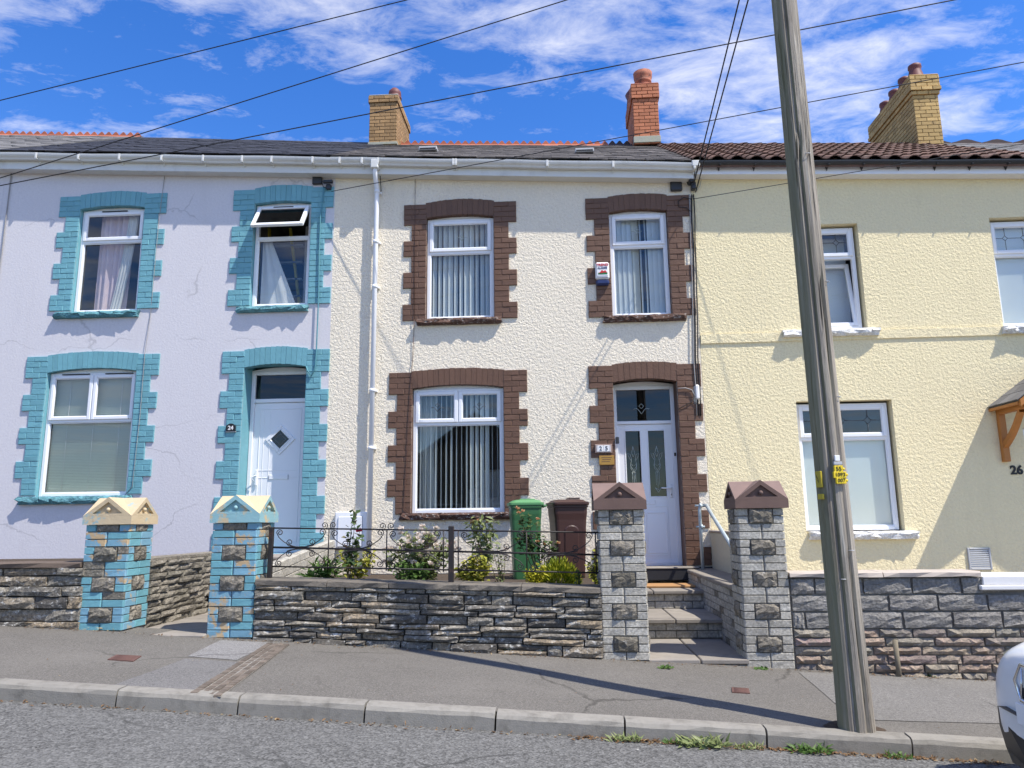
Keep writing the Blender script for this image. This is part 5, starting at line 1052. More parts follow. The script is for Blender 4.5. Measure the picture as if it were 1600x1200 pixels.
# pillars
def pillar(label, x0, x1, zb, zc, cap, paint=None, worn=None, stone=None, capmat=None, roofmat=None, base=None, w=.44, first=2, skirt=None):
    y0, y1 = YF, YF+(x1-x0); t = thing('gate_pillar', label, 'pillar', ((x0+x1)/2, (y0+y1)/2, zb)); co = .0736
    m = MB(); m.box(x0+.018, x1-.018, y0+.018, y1-.018, zb-.2, zc-.002); m.obj('pillar_core', base, t)
    ps, ss = Pieces(t, 'brick'), Pieces(t, 'stone'); z = zc; k = 4-first; D = .09
    def put_(face, u0, u1, z0, z1, me, pool, pr=0.0):
        uc, L = (u0+u1)/2, u1-u0-.008; zz = (z0+z1)/2; d = (L, D, z1-z0-.008)
        pos = {'front': (uc, y0+D/2-pr, zz), 'back': (uc, y1-D/2+pr, zz), 'left': (x0+D/2-pr-.001, uc, zz), 'right': (x1-D/2+pr+.001, uc, zz)}[face]
        pool.add(me, PM(pos, d, FACE[face]))
    def bm(): 
        mm = paint if not worn else (worn if rnd.random() < .55 else paint)
        if worn and rnd.random() < .06: mm = stone
        return brick_mesh('p%d' % rnd.randint(0, 7), mm, .02, .05)
    while z > zb+.02:
        i = k % 4
        for face, a, b in (('front', x0, x1), ('left', y0, y1), ('right', y0, y1), ('back', x0, x1)):
            a2, b2 = (a, b) if face in ('front', 'back') else (a+.02, b-.02); L = b2-a2
            if i in (2, 3): put_(face, a2, a2+L/2, z-co, z, bm(), ps); put_(face, a2+L/2, b2, z-co, z, bm(), ps)
            else:
                h = L*.24; put_(face, a2, a2+h, z-co, z, bm(), ps); put_(face, b2-h, b2, z-co, z, bm(), ps)
                if i == 0 and k > 3 or (i == 0 and first == 4): put_(face, a2+h, b2-h, z-2*co+.001, z, rock_mesh('ps%d' % rnd.randint(0, 6), stone, 5, 4, .13, .12), ss, .012+rnd.uniform(0,.012))
                elif i == 1 and k < 4: put_(face, a2+h, b2-h, z-co, z, rock_mesh('pt%d' % rnd.randint(0, 4), stone, 5, 2, .13, .12), ss, .012)
        z -= co; k += 1
    ps.done(); ss.done()
    (cx0, cx1, cz0, cz1) = cap; cw = cx1-cx0; cy0 = (y0+y1)/2-cw/2; cy1 = cy0+cw; cxm, cym = (cx0+cx1)/2, (cy0+cy1)/2; zs = cz0+.085
    m = MB(); m.box(cx0, cx1, cy0, cy1, cz0, zs-.0005); co4 = [(cx0,cy0),(cx1,cy0),(cx1,cy1),(cx0,cy1)]; cp = m.obj('cap', capmat, t)
    m = MB(); ctr = (cxm, cym, cz1)
    for q in range(4):
        a, b = co4[q], co4[(q+1) % 4]; A, B = Vector((*a, zs)), Vector((*b, zs)); T = (A+B)/2; T.z = cz1; inn = (Vector(ctr)-T); inn.z = 0; inn.normalize()
        # gable face: raised rim round a sunk triangle
        g = (A+B+T)/3; f = .62; a2, b2, t2 = g+(A-g)*f, g+(B-g)*f, g+(T-g)*f; rim = [A, B, T]; inr = [a2, b2, t2]; dp = inn*.03; snk = [v+dp for v in inr]
        m.add(rim+inr+snk, [(0,1,4,3),(1,2,5,4),(2,0,3,5),(3,4,7,6),(4,5,8,7),(5,3,6,8),(6,7,8)], 1)
        m.add([A, T, Vector(ctr)], [(0,1,2)], 0); m.add([B, T, Vector(ctr)], [(0,1,2)], 0)
        s = MB(); s.lathe((0, 0, 0), [(.0001,-.022),(.011,-.019),(.019,-.011),(.022,0),(.019,.011),(.011,.019),(.0001,.022)], 10); cc = g+dp-inn*.018; s.v = [(v[0]+cc.x, v[1]+cc.y, v[2]+cc.z) for v in s.v]; s.obj('ball', capmat, cp)
    m.obj('cap_roof', [roofmat or capmat, capmat], cp); return t
P25 = dict(paint=GREYBRICK, stone=ROUGHSTONE, capmat=CAPBROWN, roofmat=m_generic('brown_cap_top', (.20,.135,.115), .75, .2, 7, 70, .3, .004, dirt=(.42,.36,.34), dirtlo=.65, dirthi=.8), base=MORTARL, first=4)
pillar('grey brick gate pillar with brown gabled cap where the stone wall ends', .38, .82, PZ(.6, YF), 1.618, (.337, .845, 1.618, 1.885), **P25)
pillar('grey brick gate pillar with brown gabled cap next to the yellow house wall', 1.708, 2.148, PZ(1.9, YF), 1.614, (1.69, 2.192, 1.614, 1.882), **P25)
P24 = dict(paint=BLUE, worn=BLUEWORN, stone=ROUGHSTONE, base=MORTARL, first=3)
pillar('peeling turquoise gate pillar with tan gabled cap at the uphill side of the lilac house gateway', -4.785, -4.325, PZ(-4.5, YF), 1.535, (-4.81, -4.30, 1.535, 1.808), capmat=TANCAP, roofmat=TANCAP, **P24)
pillar('turquoise gate pillar with turquoise gabled cap where the iron railing starts', -3.468, -3.005, PZ(-3.2, YF), 1.538, (-3.49, -2.98, 1.538, 1.812), capmat=BLUECAP, roofmat=TANCAP, **P24)
# grey block wall between the two front paths
bw = thing('boundary_wall', 'low grey block wall climbing from the turquoise pillar to the cream house', 'wall', (-3.35, -1.6, .7)); bt = lin(-3.14, 1.0, 0, 1.30)
m = MB(); m.add([(x, y, z) for y in (-3.14, -.05) for x, z in ((-3.44,.3),(-3.44,bt(y)-.02),(-3.30,bt(y)-.02),(-3.30,.3))], [(0,1,5,4),(1,2,6,5),(2,3,7,6),(4,5,6,7)]); m.obj('wall_core', MORTARL, bw)
ps = Pieces(bw, 'block'); z = 0
while z < .55:
    u = -3.14-(.2 if round(z/.1) % 2 else 0)
    while u < -.06:
        a, b = max(u, -3.14), min(u+.4, -.06); u += .4
        if b-a > .05: uc = (a+b)/2; ps.add(brick_mesh('p%d' % rnd.randint(0,5), GREYBRICK, .02, .05), PM((-3.32, uc, bt(uc)-z-.05), (b-a-.008, .09, .092), FACE['right'] @ ROTY(-math.atan(.0955))))
    z += .1
ps.done()
# steps to number 25
st25 = thing('garden_steps', 'concrete slab steps with brick risers between the grey gate pillars', 'steps', (1.3, -2.2, .2))
y1_, y2_ = -2.33, -1.34
def tread(x0, x1, y0, y1, z, th, n=2, cut=.5):
    xm = lerp(x0, x1, cut)
    for a, b in ((x0, xm), (xm, x1)): m = MB(); m.bbox(a+.006, b-.006, y0, y1, z-th, z+rnd.uniform(-.002,.002), .008); m.obj('paving_slab', SLAB, st25)
def risers(x0, x1, y, z0, z1, rows=2):
    m = MB(); m.box(x0, x1, y+.03, y+.2, z0-.05, z1-.004); m.obj('riser_core', MORTARL, st25); ps = Pieces(st25, 'brick'); h = (z1-z0)/rows
    for k in range(rows):
        u = x0-(.11 if k % 2 else 0)
        while u < x1-.02:
            a, b = max(u, x0), min(u+.23, x1); u += .23
            if b-a > .03: ps.add(brick_mesh('p%d' % rnd.randint(0,7), GREYBRICK, .02, .05), PM(((a+b)/2, y+.04, z0+h*(k+.5)), (b-a-.008, .08, h-.008)))
    ps.done()
XS0, XS1 = .80, 1.74
tread(XS0, XS1, -3.60, y1_, .23, .045, 2, .52); risers(.72, 1.74, -3.58, .11, .185, 1)
tread(XS0, 1.80, y1_-.05, y2_, .44, .045, 2, .45); risers(XS0, 1.80, y1_, .235, .395)
tread(XS0-.2, 1.88, y2_-.05, .0, .661, .045, 2, .42); risers(XS0-.1, 1.88, y2_, .44, .616)
m = MB(); m.bbox(.84, 1.72, -1.02, -.62, .6635, .690, .005); tag(m.obj('doormat', MATM), 'orange brown mat on the top step before the white door', 'doormat')
# wall right of the steps
sw = thing('side_wall', 'grey block wall flanking the slab steps behind the gate pillar', 'wall', (1.95, -1.8, .3)); m = MB(); m.box(1.765, 2.12, -3.15, -.02, 0, .79); m.obj('wall_core', MORTARL, sw)
ps = Pieces(sw, 'block'); z = .80
while z > .1:
    u = -3.16-(.11 if round(z/.075) % 2 else 0)
    while u < -.08:
        a, b = max(u, -3.16), min(u+.23, -.06); u += .23
        if b-a > .04:
            mt = ROUGHSTONE if rnd.random() < .18 else GREYBRICK; ps.add(brick_mesh('p%d' % rnd.randint(0,7), mt, .03, .06), PM((1.80, (a+b)/2, z-.0375), (b-a-.008, .09, .067), FACE['left']))
    z -= .075
ps.done()
for k in range(5): m = MB(); m.bbox(1.74, 2.14, -3.15+.62*k+.004, -3.15+.62*(k+1)-.004, .80, .845, .008); m.obj('coping_slab', SLAB, sw)
dv = MB(); dv.bbox(2.145, 2.205, -3.14, -.006, .60, 1.34, .01); dvo = tag(dv.obj('divider_wall', m_roughcast('cream_render_wall', (.62,.57,.43), .6, .5)), 'low cream rendered divider behind the grey handrail', 'wall')
dv = MB(); dv.bbox(2.125, 2.225, -3.145, -.002, 1.342, 1.37, .006); put_cap = dv.obj('divider_cap', COPINGPINK, dvo)
# galvanised handrail
hr = thing('handrail', 'galvanised tubular handrail beside the front door steps', 'handrail', (1.98, -.35, .66)); hx, hy = W(1096, 850, -.35).x, -.35; ht = W(1098, 790, hy).z
m = MB(); m.tube([(hx, hy, .66), (hx, hy, ht-.06), (hx+.01, hy, ht-.015), (hx+.05, hy-.005, ht)], .024, 10); m.obj('post', GALV, hr)
m = MB(); p2 = W(1142, 838, -2.4); m.tube([(hx+.05, hy-.005, ht), (hx+.09, hy-.06, ht), (hx+.06, hy-.5, ht-.12), (1.93, -3.0, .95)], .024, 10); m.obj('rail', GALV, hr)
for zz in (ht, W(1098, 823, hy).z): m = MB(); m.tube([(hx-.0, hy, zz), (hx+.03, hy, zz)], .034, 10); m.tube([(hx-.06, hy, zz), (hx+.06, hy, zz)], .014, 8); m.obj('clamp', GALV, hr)
# wall of house 26
w26 = thing('garden_wall', 'grey reconstituted stone block wall with pink coping under the yellow house', 'wall', (3.6, YF+.12, .1))
m = MB(); m.box(2.152, 9.0, YF+.03, YF+.3, -.5, .955); m.obj('wall_core', MORTARL, w26)
ps, pt = Pieces(w26, 'block'), Pieces(w26, 'stone'); z = .958
for r_ in range(3):
    u = 2.155-(.22 if r_ == 0 else (.0 if r_ == 1 else .33))
    while u < 7.5:
        a, b = max(u, 2.155), u+.445; u += .445
        if b-a > .04 and not (r_ == 0 and a > 3.9): ps.add(rock_mesh('g%d' % rnd.randint(0, 5), BLOCK26, 6, 4, .10, .10), PM(((a+b)/2, YF+.04, z-.077), (b-a-.012, .09, .142)))
    z -= .1535
zi_ = z
for r_ in range(8):
    u = 2.155-rnd.uniform(0, .3)
    while u < 7.0:
        L = rnd.choice((.22, .3, .44, .44, .44)); a, b = max(u, 2.155), u+L; u += L
        if b-a > .04 and z > PZ(a, YF)-.05: pt.add(rock_mesh('h%d' % rnd.randint(0, 6), THIN26, 6, 2, .15, .2), PM(((a+b)/2, YF+.035+rnd.uniform(-.006,.01), z-.039), (b-a-.01, .09, .070)))
    z -= .078
ps.done(); pt.done()
coping(w26, 2.15, 3.895, lambda x: 1.008, YF-.03, YF+.32, .042, COPINGPINK, (.6, .9))
m = MB(); m.bbox(3.87, 6.5, YF-.04, YF+.5, .84, .885, .008); m.bbox(3.90, 6.5, YF-.025, YF+.5, .886, .965, .006); m.obj('white_step', WHITEP, w26)
m = MB(); p = G(1408, 1058); m.tube([(p.x, YF-.05, p.z-.1), (p.x-.01, YF-.055, W(1408, 1000, YF-.05).z)], .024, 8); tag(m.obj('wooden_stake', STAKE), 'short weathered wooden stake against the block wall', 'stake')
# ------------------------------------------------------------ iron railing
YR = -3.42
rl = thing('iron_railing', 'black wrought iron railing with scrolls along the stone wall', 'railing', (-1.3, YR, .95))
xp = [W(px, 860, YR).x for px in (423, 705, 938)]; zr = [lambda x, a=W(423, y0, YR).z, b=W(938, y1, YR).z: lerp(a, b, (x-xp[0])/(xp[2]-xp[0])) for y0, y1 in ((825, 832), (855, 867), (885, 895))]
def post(x, z0, z1, h=.022): m = MB(); m.bbox(x-h, x+h, YR-h, YR+h, z0, z1, .004); m.obj('post', IRON, rl)
post(xp[0], .95, zr[0](xp[0])+.01); post(xp[1], .9, W(705, 822, YR).z, .026); post(xp[2], .88, zr[0](xp[2])+.005, .014)
for f, h in ((zr[0], .008), (zr[1], .010), (zr[2], .008)):
    m = MB(); m.tube([(xp[0], YR, f(xp[0])), (xp[1], YR, f(xp[1]))], h, 6); m.obj('rail', IRON, rl); m = MB(); m.tube([(xp[1], YR, f(xp[1])), (xp[2], YR, f(xp[2]))], h, 6); m.obj('rail', IRON, rl)
bars = [W(px, 860, YR).x for px in (427, 513, 604, 693)]; bars2 = [W(px, 860, YR).x for px in (716, 823, 931)]
for x in bars[1:]+bars2: m = MB(); m.tube([(x, YR, zr[2](x)-.02), (x, YR, zr[0](x))], .007, 6); m.obj('bar', IRON, rl)
def spiral(cx, cz, r0, a0, turns, sgn, n=22): return [(cx+r0*(1-.78*i/n)*math.cos(a0+sgn*turns*2*math.pi*i/n), YR-.008, cz+r0*(1-.78*i/n)*math.sin(a0+sgn*turns*2*math.pi*i/n)) for i in range(n+1)]
def cscroll(xa, xb, zt, zm, up_=1):
    """bar curling at both ends and bellying onto the middle rail"""
    w = xb-xa; hgt = abs(zt-zm); r = min(.034, hgt*.27); L = spiral(xa+.03+r, zt-up_*(r+.006), r, math.pi, 1.35, -up_); Rr = spiral(xb-.03-r, zt-up_*(r+.006), r, 0, 1.35, up_)
    mid = []
    for i in range(1, 20):
        t = i/20; x = lerp(xa+.03, xb-.03, t); z = lerp(zt-up_*(r+.006), zm+up_*.008, math.sin(math.pi*t)**.62); mid.append((x, YR-.008, z))
    m = MB(); m.tube(L[::-1]+mid+Rr, .0048, 6); m.obj('scroll', IRON, rl)
    r2 = r*1.05; c = (xa+xb)/2
    if w > .45:
        for s in (-1, 1):
            cx_, cz_ = c+s*w*.20, zm+up_*(r2+.02); sp_ = spiral(cx_, cz_, r2, -up_*math.pi/2, 1.35, s*up_); m = MB(); m.tube([(c-s*w*.02, YR-.008, zm+up_*.012), (c+s*w*.10, YR-.008, zm+up_*.012)]+sp_, .0045, 6); m.obj('scroll', IRON, rl)
for xa, xb in list(zip(bars, bars[1:]))+list(zip(bars2, bars2[1:])):
    xm = (xa+xb)/2; cscroll(xa, xb, zr[0](xm), zr[1](xm), 1); cscroll(xa, xb, zr[2](xm), zr[1](xm), -1)
for x in (bars[1], bars[2]):
    if x == bars[2]: x -= .0
    for s in (-1, 1): m = MB(); m.tube([(x, YR, zr[0](x))]+spiral(x+s*.045, zr[0](x)+.035, .035, (math.pi*1.3 if s > 0 else -.3*math.pi), 1.3, -s), .0045, 6); m.obj('scroll', IRON, rl)
# ------------------------------------------------------------ wheelie bins
def bin_(label, c, rz, mb_, ml, recess, kx_=1, ky_=1):
    t = thing('wheelie_bin', label, 'bin', c); M = Matrix.Translation(Vector(c)) @ Matrix.Rotation(rz, 4, 'Z') @ Matrix.Diagonal((kx_, ky_, 1, 1))
    def rr(w, d, z, r=.05, dy=0):
        pts = []
        for sx_, sy_, a0 in ((1, -1, -90), (1, 1, 0), (-1, 1, 90), (-1, -1, 180)):
            for k in range(4): a = R_(a0+30*k); pts.append(M @ Vector((sx_*(w/2-r)+r*math.cos(a), sy_*(d/2-r)+r*math.sin(a)+dy, z)))
        return pts
    def loft(rings, name, mat, par=t):
        m = MB(); n = len(rings[0]); m.add([v for r in rings for v in r], [(i*n+j, i*n+(j+1)%n, (i+1)*n+(j+1)%n, (i+1)*n+j) for i in range(len(rings)-1) for j in range(n)]+[tuple(range(n)), tuple((len(rings)-1)*n+j for j in range(n))], 0); return m.obj(name, mat, par)
    loft([rr(.36, .40, .03, .04), rr(.37, .42, .08, .04), rr(.42, .48, .70, .045), rr(.43, .49, .80, .045), rr(.45, .51, .88, .045), rr(.455, .515, .955, .045), rr(.48, .54, .96, .05), rr(.48, .54, .985, .05)], 'body', mb_)
    lid = loft([rr(.49, .58, .988, .05, .0), rr(.50, .59, 1.0, .05, .0), rr(.50, .59, 1.025, .05, .0), rr(.44, .52, 1.035, .06, .0), rr(.40, .46, 1.055, .07, .01), rr(.32, .36, 1.065, .07, .02)], 'lid', ml)
    for s in (-1, 1):
        w = MB(); w.lathe((0, 0, 0), [(.03,-.025),(.09,-.025),(.1,-.015),(.1,.015),(.09,.025),(.03,.025)], 20, 0, 'X'); w.v = [tuple(M @ (Vector(v)+Vector((s*.215, .19, .1)))) for v in w.v]; w.obj('wheel', RUBBER, t)
    h = MB(); h.tube([M @ Vector(v) for v in ((-.2, .27, .97), (-.19, .33, .985), (.19, .33, .985), (.2, .27, .97))], .016, 8); h.obj('handle', mb_, t)
    if recess:
        m = MB(); 
        for (x0, x1, z0, z1) in ((-.10, .10, .06, .66),):
            y = lambda z: -(.20+.04*(z-.03)/.67)-.006; N = 8; arc = [(x0, z0), (x1, z0)]+[(.10*math.cos(math.pi*i/N), z1-.0+.07*math.sin(math.pi*i/N)) for i in range(N+1)]
            n = len(arc); inn = [(x*.84, z0+.02+(z-z0)*.95) for x, z in arc]; m.add([M @ Vector((x, y(z), z)) for x, z in arc]+[M @ Vector((x, y(z)+.012-.02, z)) for x, z in inn], [(i, (i+1)%n, n+(i+1)%n, n+i) for i in range(n)]+[tuple(range(n, 2*n))])
        m.obj('front_panel', mb_, t)
        m = MB(); m.bbox(.03, .19, .02, .22, 1.05, 1.095, .012, 0, M); m.box(.05, .17, .0185, .03, 1.064, 1.085, 1, M); m.obj('lid_grip', [ml, BLACKT], lid)
    else: m = MB(); m.bbox(-.13, .13, -.1, .16, 1.06, 1.078, .008, 0, M); m.obj('lid_ridge', ml, lid)
    return t
gb = W(822, 905, -1.0); bin_('green wheelie bin with lighter green lid beside the ground floor window', (gb.x+.0, -1.0, .735), R_(-82), BINGREEN, BINLID, False, .92, .78)
bb = W(889, 905, -.85); bin_('brown wheelie bin with arched front panel beside the grey gate pillar', (bb.x, -.85, .735), R_(12), BINBROWN, BINBROWN, True, .98, .95)
# ------------------------------------------------------------ planting
def leaf_quad(m, p, d, n, L, w, mi=0):
    d = d.normalized(); s = d.cross(n)
    if s.length < 1e-4: s = d.orthogonal()
    s.normalize(); n2 = s.cross(d); m.add([p, p+d*L*.5+s*w+n2*L*.06, p+d*L-n2*L*.12, p+d*L*.5-s*w+n2*L*.06], [(0,1,2,3)], mi)
def rv(r): 
    while True:
        v = Vector((r.uniform(-1,1), r.uniform(-1,1), r.uniform(-1,1)))
        if .05 < v.length < 1: return v.normalized()
def shrub(name, label, base, stems, leafmat, n, L, spread, seed, flowers=None, group=None, cat='plant', along=(.25, 1.0), wl=.32, stemr=.006, grow=.5):
    r = random.Random(seed); t = thing(name, label, cat, base, group); b = Vector(base); sm, lm, fm = MB(), MB(), MB(); tips = []
    for e_ in stems:
        e_ = Vector(e_); mid = b.lerp(e_, .5)+Vector((r.uniform(-1,1), r.uniform(-1,1), .3))*.10*(e_-b).length; pts = [b+Vector((r.uniform(-.03,.03), r.uniform(-.03,.03), -.02))]
        for i in range(1, 7): q = i/6; pts.append((1-q)**2*b+2*q*(1-q)*mid+q*q*e_)
        sm.tube(pts, stemr, 5, rad=[stemr*(1.1-.7*i/6) for i in range(7)]); tips.append(pts)
    for i in range(int(n*1.6)):
        pts = r.choice(tips); q = r.uniform(*along)*5.999; k = int(q); p = pts[k].lerp(pts[k+1], q-k)+rv(r)*r.uniform(0, 1)**.6*spread
        d = rv(r); d.z = d.z*.6+grow*.4; leaf_quad(lm, p, d, Vector((r.uniform(-.5,.5), r.uniform(-.7,.1), 1)), L*r.uniform(.6, 1.25), L*wl*r.uniform(.8,1.2))
    sm.obj('stem', STEM, t); lm.obj('foliage', leafmat, t)
    if flowers:
        fmat, nf, size, zone = flowers
        for i in range(nf):
            pts = r.choice(tips); p = pts[-1]+Vector((r.uniform(-1,1)*zone, r.uniform(-1,1)*zone, r.uniform(-1,.6)*zone)); f = MB()
            for k in range(11):
                d = rv(r); d.z = abs(d.z)*.6+.3; d.y -= .3; leaf_quad(f, p, d, rv(r), size*r.uniform(.7,1.1), size*.42)
            f.obj('flower', fmat, t)
    return t
def at(px, py, Y): return tuple(W(px, py, Y))
gz_ = .79
def bs(px, Y): p = W(px, 880, Y); return (p.x, Y, gz_)
shrub('rose_bush', 'tall slender rose with a single dark red bloom in front of the meter box', bs(546, -2.6), [at(555, 788, -2.6), at(556, 800, -2.6), at(549, 835, -2.55), at(562, 830, -2.6)], LEAFD, 70, .075, .045, 1, (PETALR, 1, .055, .006), along=(.3, .95), wl=.42)
shrub('rose_bush', 'bushy rose covered in pale pink blooms beside the railing post', bs(655, -2.5), [at(x, y, -2.5+dy) for x, y, dy in ((622, 850, 0), (640, 838, .1), (660, 836, 0), (672, 832, -.1), (690, 850, .1), (700, 862, 0), (632, 870, -.15), (655, 858, -.2), (680, 870, -.2), (610, 870, 0))], LEAFP, 1100, .06, .11, 2, (PETALP, 60, .055, .13), wl=.4)
shrub('leafy_shrub', 'yellow green leafy shrub growing under the red rose', bs(553, -2.2), [at(x, y, -2.2) for x, y in ((535, 868), (545, 860), (560, 862), (575, 856), (583, 866), (570, 875))], LEAFY, 260, .06, .07, 3, wl=.38)
shrub('strap_leaf_plant', 'clump of green strap leaves behind the coping by the turquoise pillar', bs(500, -2.9), [at(x, y, -2.9) for x, y in ((480, 893), (495, 886), (510, 884), (525, 886), (515, 890))], LEAFG, 170, .13, .07, 4, wl=.12, grow=1.0)
shrub('budding_shrub', 'tall green budding shrub with drooping leaves below the big window', bs(752, -2.7), [at(x, y, -2.7) for x, y in ((748, 802), (742, 812), (758, 812), (765, 830), (756, 850), (735, 815), (772, 812))], LEAFP, 190, .085, .05, 5, (PETALO, 4, .03, .04), along=(.45, 1.0), wl=.26, grow=-.8)
shrub('leafy_shrub', 'low yellow leaved shrub between the railing post and the green bin', bs(740, -2.9), [at(x, y, -2.9) for x, y in ((722, 880), (735, 872), (745, 868), (758, 876), (765, 884), (715, 892))], LEAFY, 360, .055, .06, 6, wl=.4)
shrub('rose_bush', 'leggy rose with peach buds in front of the green wheelie bin', bs(848, -2.4), [at(x, y, -2.4) for x, y in ((810, 795), (815, 812), (828, 805), (838, 815), (850, 838), (858, 845), (822, 835), (806, 830), (845, 850), (868, 850))], LEAFD, 210, .06, .045, 7, (PETALO, 9, .035, .05), along=(.5, 1.0), wl=.4)
shrub('twiggy_shrub', 'sparse twiggy plant with few leaves between the shrubs by the window', bs(785, -2.8), [at(x, y, -2.8) for x, y in ((770, 860), (780, 862), (765, 872), (790, 868), (776, 850))], LEAFP, 50, .045, .03, 17, wl=.35)
shrub('small_shrub', 'low green shrub at the foot of the pink rose', bs(640, -2.9), [at(x, y, -2.9) for x, y in ((615, 885), (630, 880), (645, 884), (660, 882), (675, 888), (650, 892))], LEAFG, 260, .05, .06, 8, wl=.4)
shrub('weed', 'small green weed on the coping beside the grey gate pillar', bs(903, -3.25), [at(x, y, -3.25) for x, y in ((898, 893), (908, 895), (903, 890))], LEAFG, 30, .05, .02, 9, wl=.35)
shrub('leafy_shrub', 'yellow leaved shrub half hidden behind the grey gate pillar', bs(932, -2.6), [at(x, y, -2.6) for x, y in ((928, 872), (934, 862), (938, 855), (922, 885), (936, 880))], LEAFY, 150, .06, .05, 10, wl=.4)
def conifer(c, R, H, seed):
    r = random.Random(seed); t = thing('dwarf_conifer', 'rounded golden green dwarf conifer in front of the brown bin', 'shrub', c); m = MB()
    for i in range(1500):
        d = rv(r); d.z = abs(d.z); rad = r.uniform(.55, 1.0); p = Vector(c)+Vector((d.x*R*rad, d.y*R*rad, d.z*H*rad)); leaf_quad(m, p, d+Vector((0,0,.55))+rv(r)*.35, rv(r), r.uniform(.05,.085), .008)
    m.obj('foliage', CONIF, t); s = MB(); s.tube([c, (c[0], c[1], c[2]+H*.6)], .02, 6); s.obj('stem', STEM, t)
cp_ = W(872, 900, -2.7); conifer((cp_.x, -2.7, gz_), .24, .30, 3)
shrub('golden_shrub', 'bright yellow sprig shrub against the golden conifer', bs(838, -2.95), [at(x, y, -2.95) for x, y in ((822, 894), (832, 890), (845, 882), (850, 890), (828, 897))], m_leaf('bright_yellow_leaf', (.36,.36,.02), (.62,.58,.06)), 240, .05, .045, 11, wl=.25)
def weed(label, p, n, L, seed, mat, rad=.05, wl=.3, grow=1.0):
    r = random.Random(seed); t = thing('weed', label, 'weed', p, None); m = MB()
    for i in range(n):
        q = Vector(p)+Vector((r.uniform(-1,1)*rad, r.uniform(-1,1)*rad*.5, 0)); d = Vector((r.uniform(-1,1), r.uniform(-1,.4), grow*r.uniform(.3,1))); leaf_quad(m, q, d, Vector((r.uniform(-.3,.3), -.6, .8)), L*r.uniform(.6,1.2), L*wl)
    m.obj('foliage', mat, t)
def gp(px, py): p = G(px, py); return (p.x, p.y, PZ(p.x, p.y))
def rp_(px, py):
    d = ray(px, py); k = .092+.022*-5.62; n = Vector((.0538, .022, 1)); p = CC+d*((k-CC.dot(n))/d.dot(n)); return (p.x, -5.665, RZ(p.x, -5.665))
for i, (px, py, lb) in enumerate(((735, 1013, 'low green weed at the foot of the stone wall beside the pole shadow'), (787, 1018, 'broad leaved weed pair at the base of the stone wall'), (852, 1022, 'small upright weed at the wall base short of the grey pillar'), (560, 1000, 'pale green weed growing from a wall joint above the pavement'), (1190, 1046, 'tiny weed at the foot of the grey pillar by the steps'), (1040, 1044, 'tiny weed below the bottom slab step'), (1450, 1056, 'weed at the foot of the block wall beside the wooden stake'))):
    p = gp(px, py); weed(lb, p, 40, .085 if i < 3 else .035, 40+i, LEAFG, .09 if i < 2 else .05, .35, .7)
for i, (px, py, s_, lb) in enumerate(((975, 1147, 1, 'green grassy tuft in the gutter where the weeds begin'), (1055, 1155, .8, 'green weed in the gutter between two grass tufts'), (1088, 1152, 1.5, 'large grass tuft growing out of the gutter'), (1255, 1168, 1.2, 'thistle like weed in the gutter beside the pole base'), (1162, 1162, .8, 'small grass tuft in the gutter short of the pole'), (1395, 1178, .8, 'small weed in the gutter beside the car shadow'))):
    weed(lb, rp_(px, py), int(70*s_), .065*s_, 60+i, LEAFG if i % 2 else LEAFP, .10*s_, .10, .9)
weed('dry straw clump at the foot of the stone wall by the turquoise pillar', gp(168, 984), 60, .10, 80, m_leaf('straw', (.42,.30,.13), (.62,.48,.26)), .10, .06, .5)
# dead leaves and grit along the gutter and wall foot: nobody could count them
m = MB(); r = random.Random(5)
for i in range(900):
    px = r.uniform(890, 1560) if r.random() < .72 else r.uniform(-50, 1600); x = W(px, 1150, -5.63).x; y = -5.64-abs(r.gauss(0, .035)); p = Vector((x, y, RZ(x, y)+.004)); leaf_quad(m, p, Vector((r.uniform(-1,1), r.uniform(-1,1), r.uniform(-.1,.5))), Vector((0,0,1)), r.uniform(.012,.04), r.uniform(.004,.012))
for i in range(420):
    x = r.uniform(-6, 4); y = YF-.02-abs(r.gauss(0, .04)); leaf_quad(m, Vector((x, y, pz(x, y)+.004)), Vector((r.uniform(-1,1), r.uniform(-1,1), r.uniform(-.1,.4))), Vector((0,0,1)), r.uniform(.01,.035), r.uniform(.003,.010))
for i in range(160):
    x = r.uniform(-6, 4); y = r.uniform(-5.4, -3.7); leaf_quad(m, Vector((x, y, pz(x, y)+.004)), Vector((r.uniform(-1,1), r.uniform(-1,1), .1)), Vector((0,0,1)), r.uniform(.006,.018), r.uniform(.003,.006))
o = m.obj('leaf_litter', LITTER, None, kind='stuff'); tag(o, 'scattered dry leaves and straw along the gutter and wall foot', 'leaf litter')
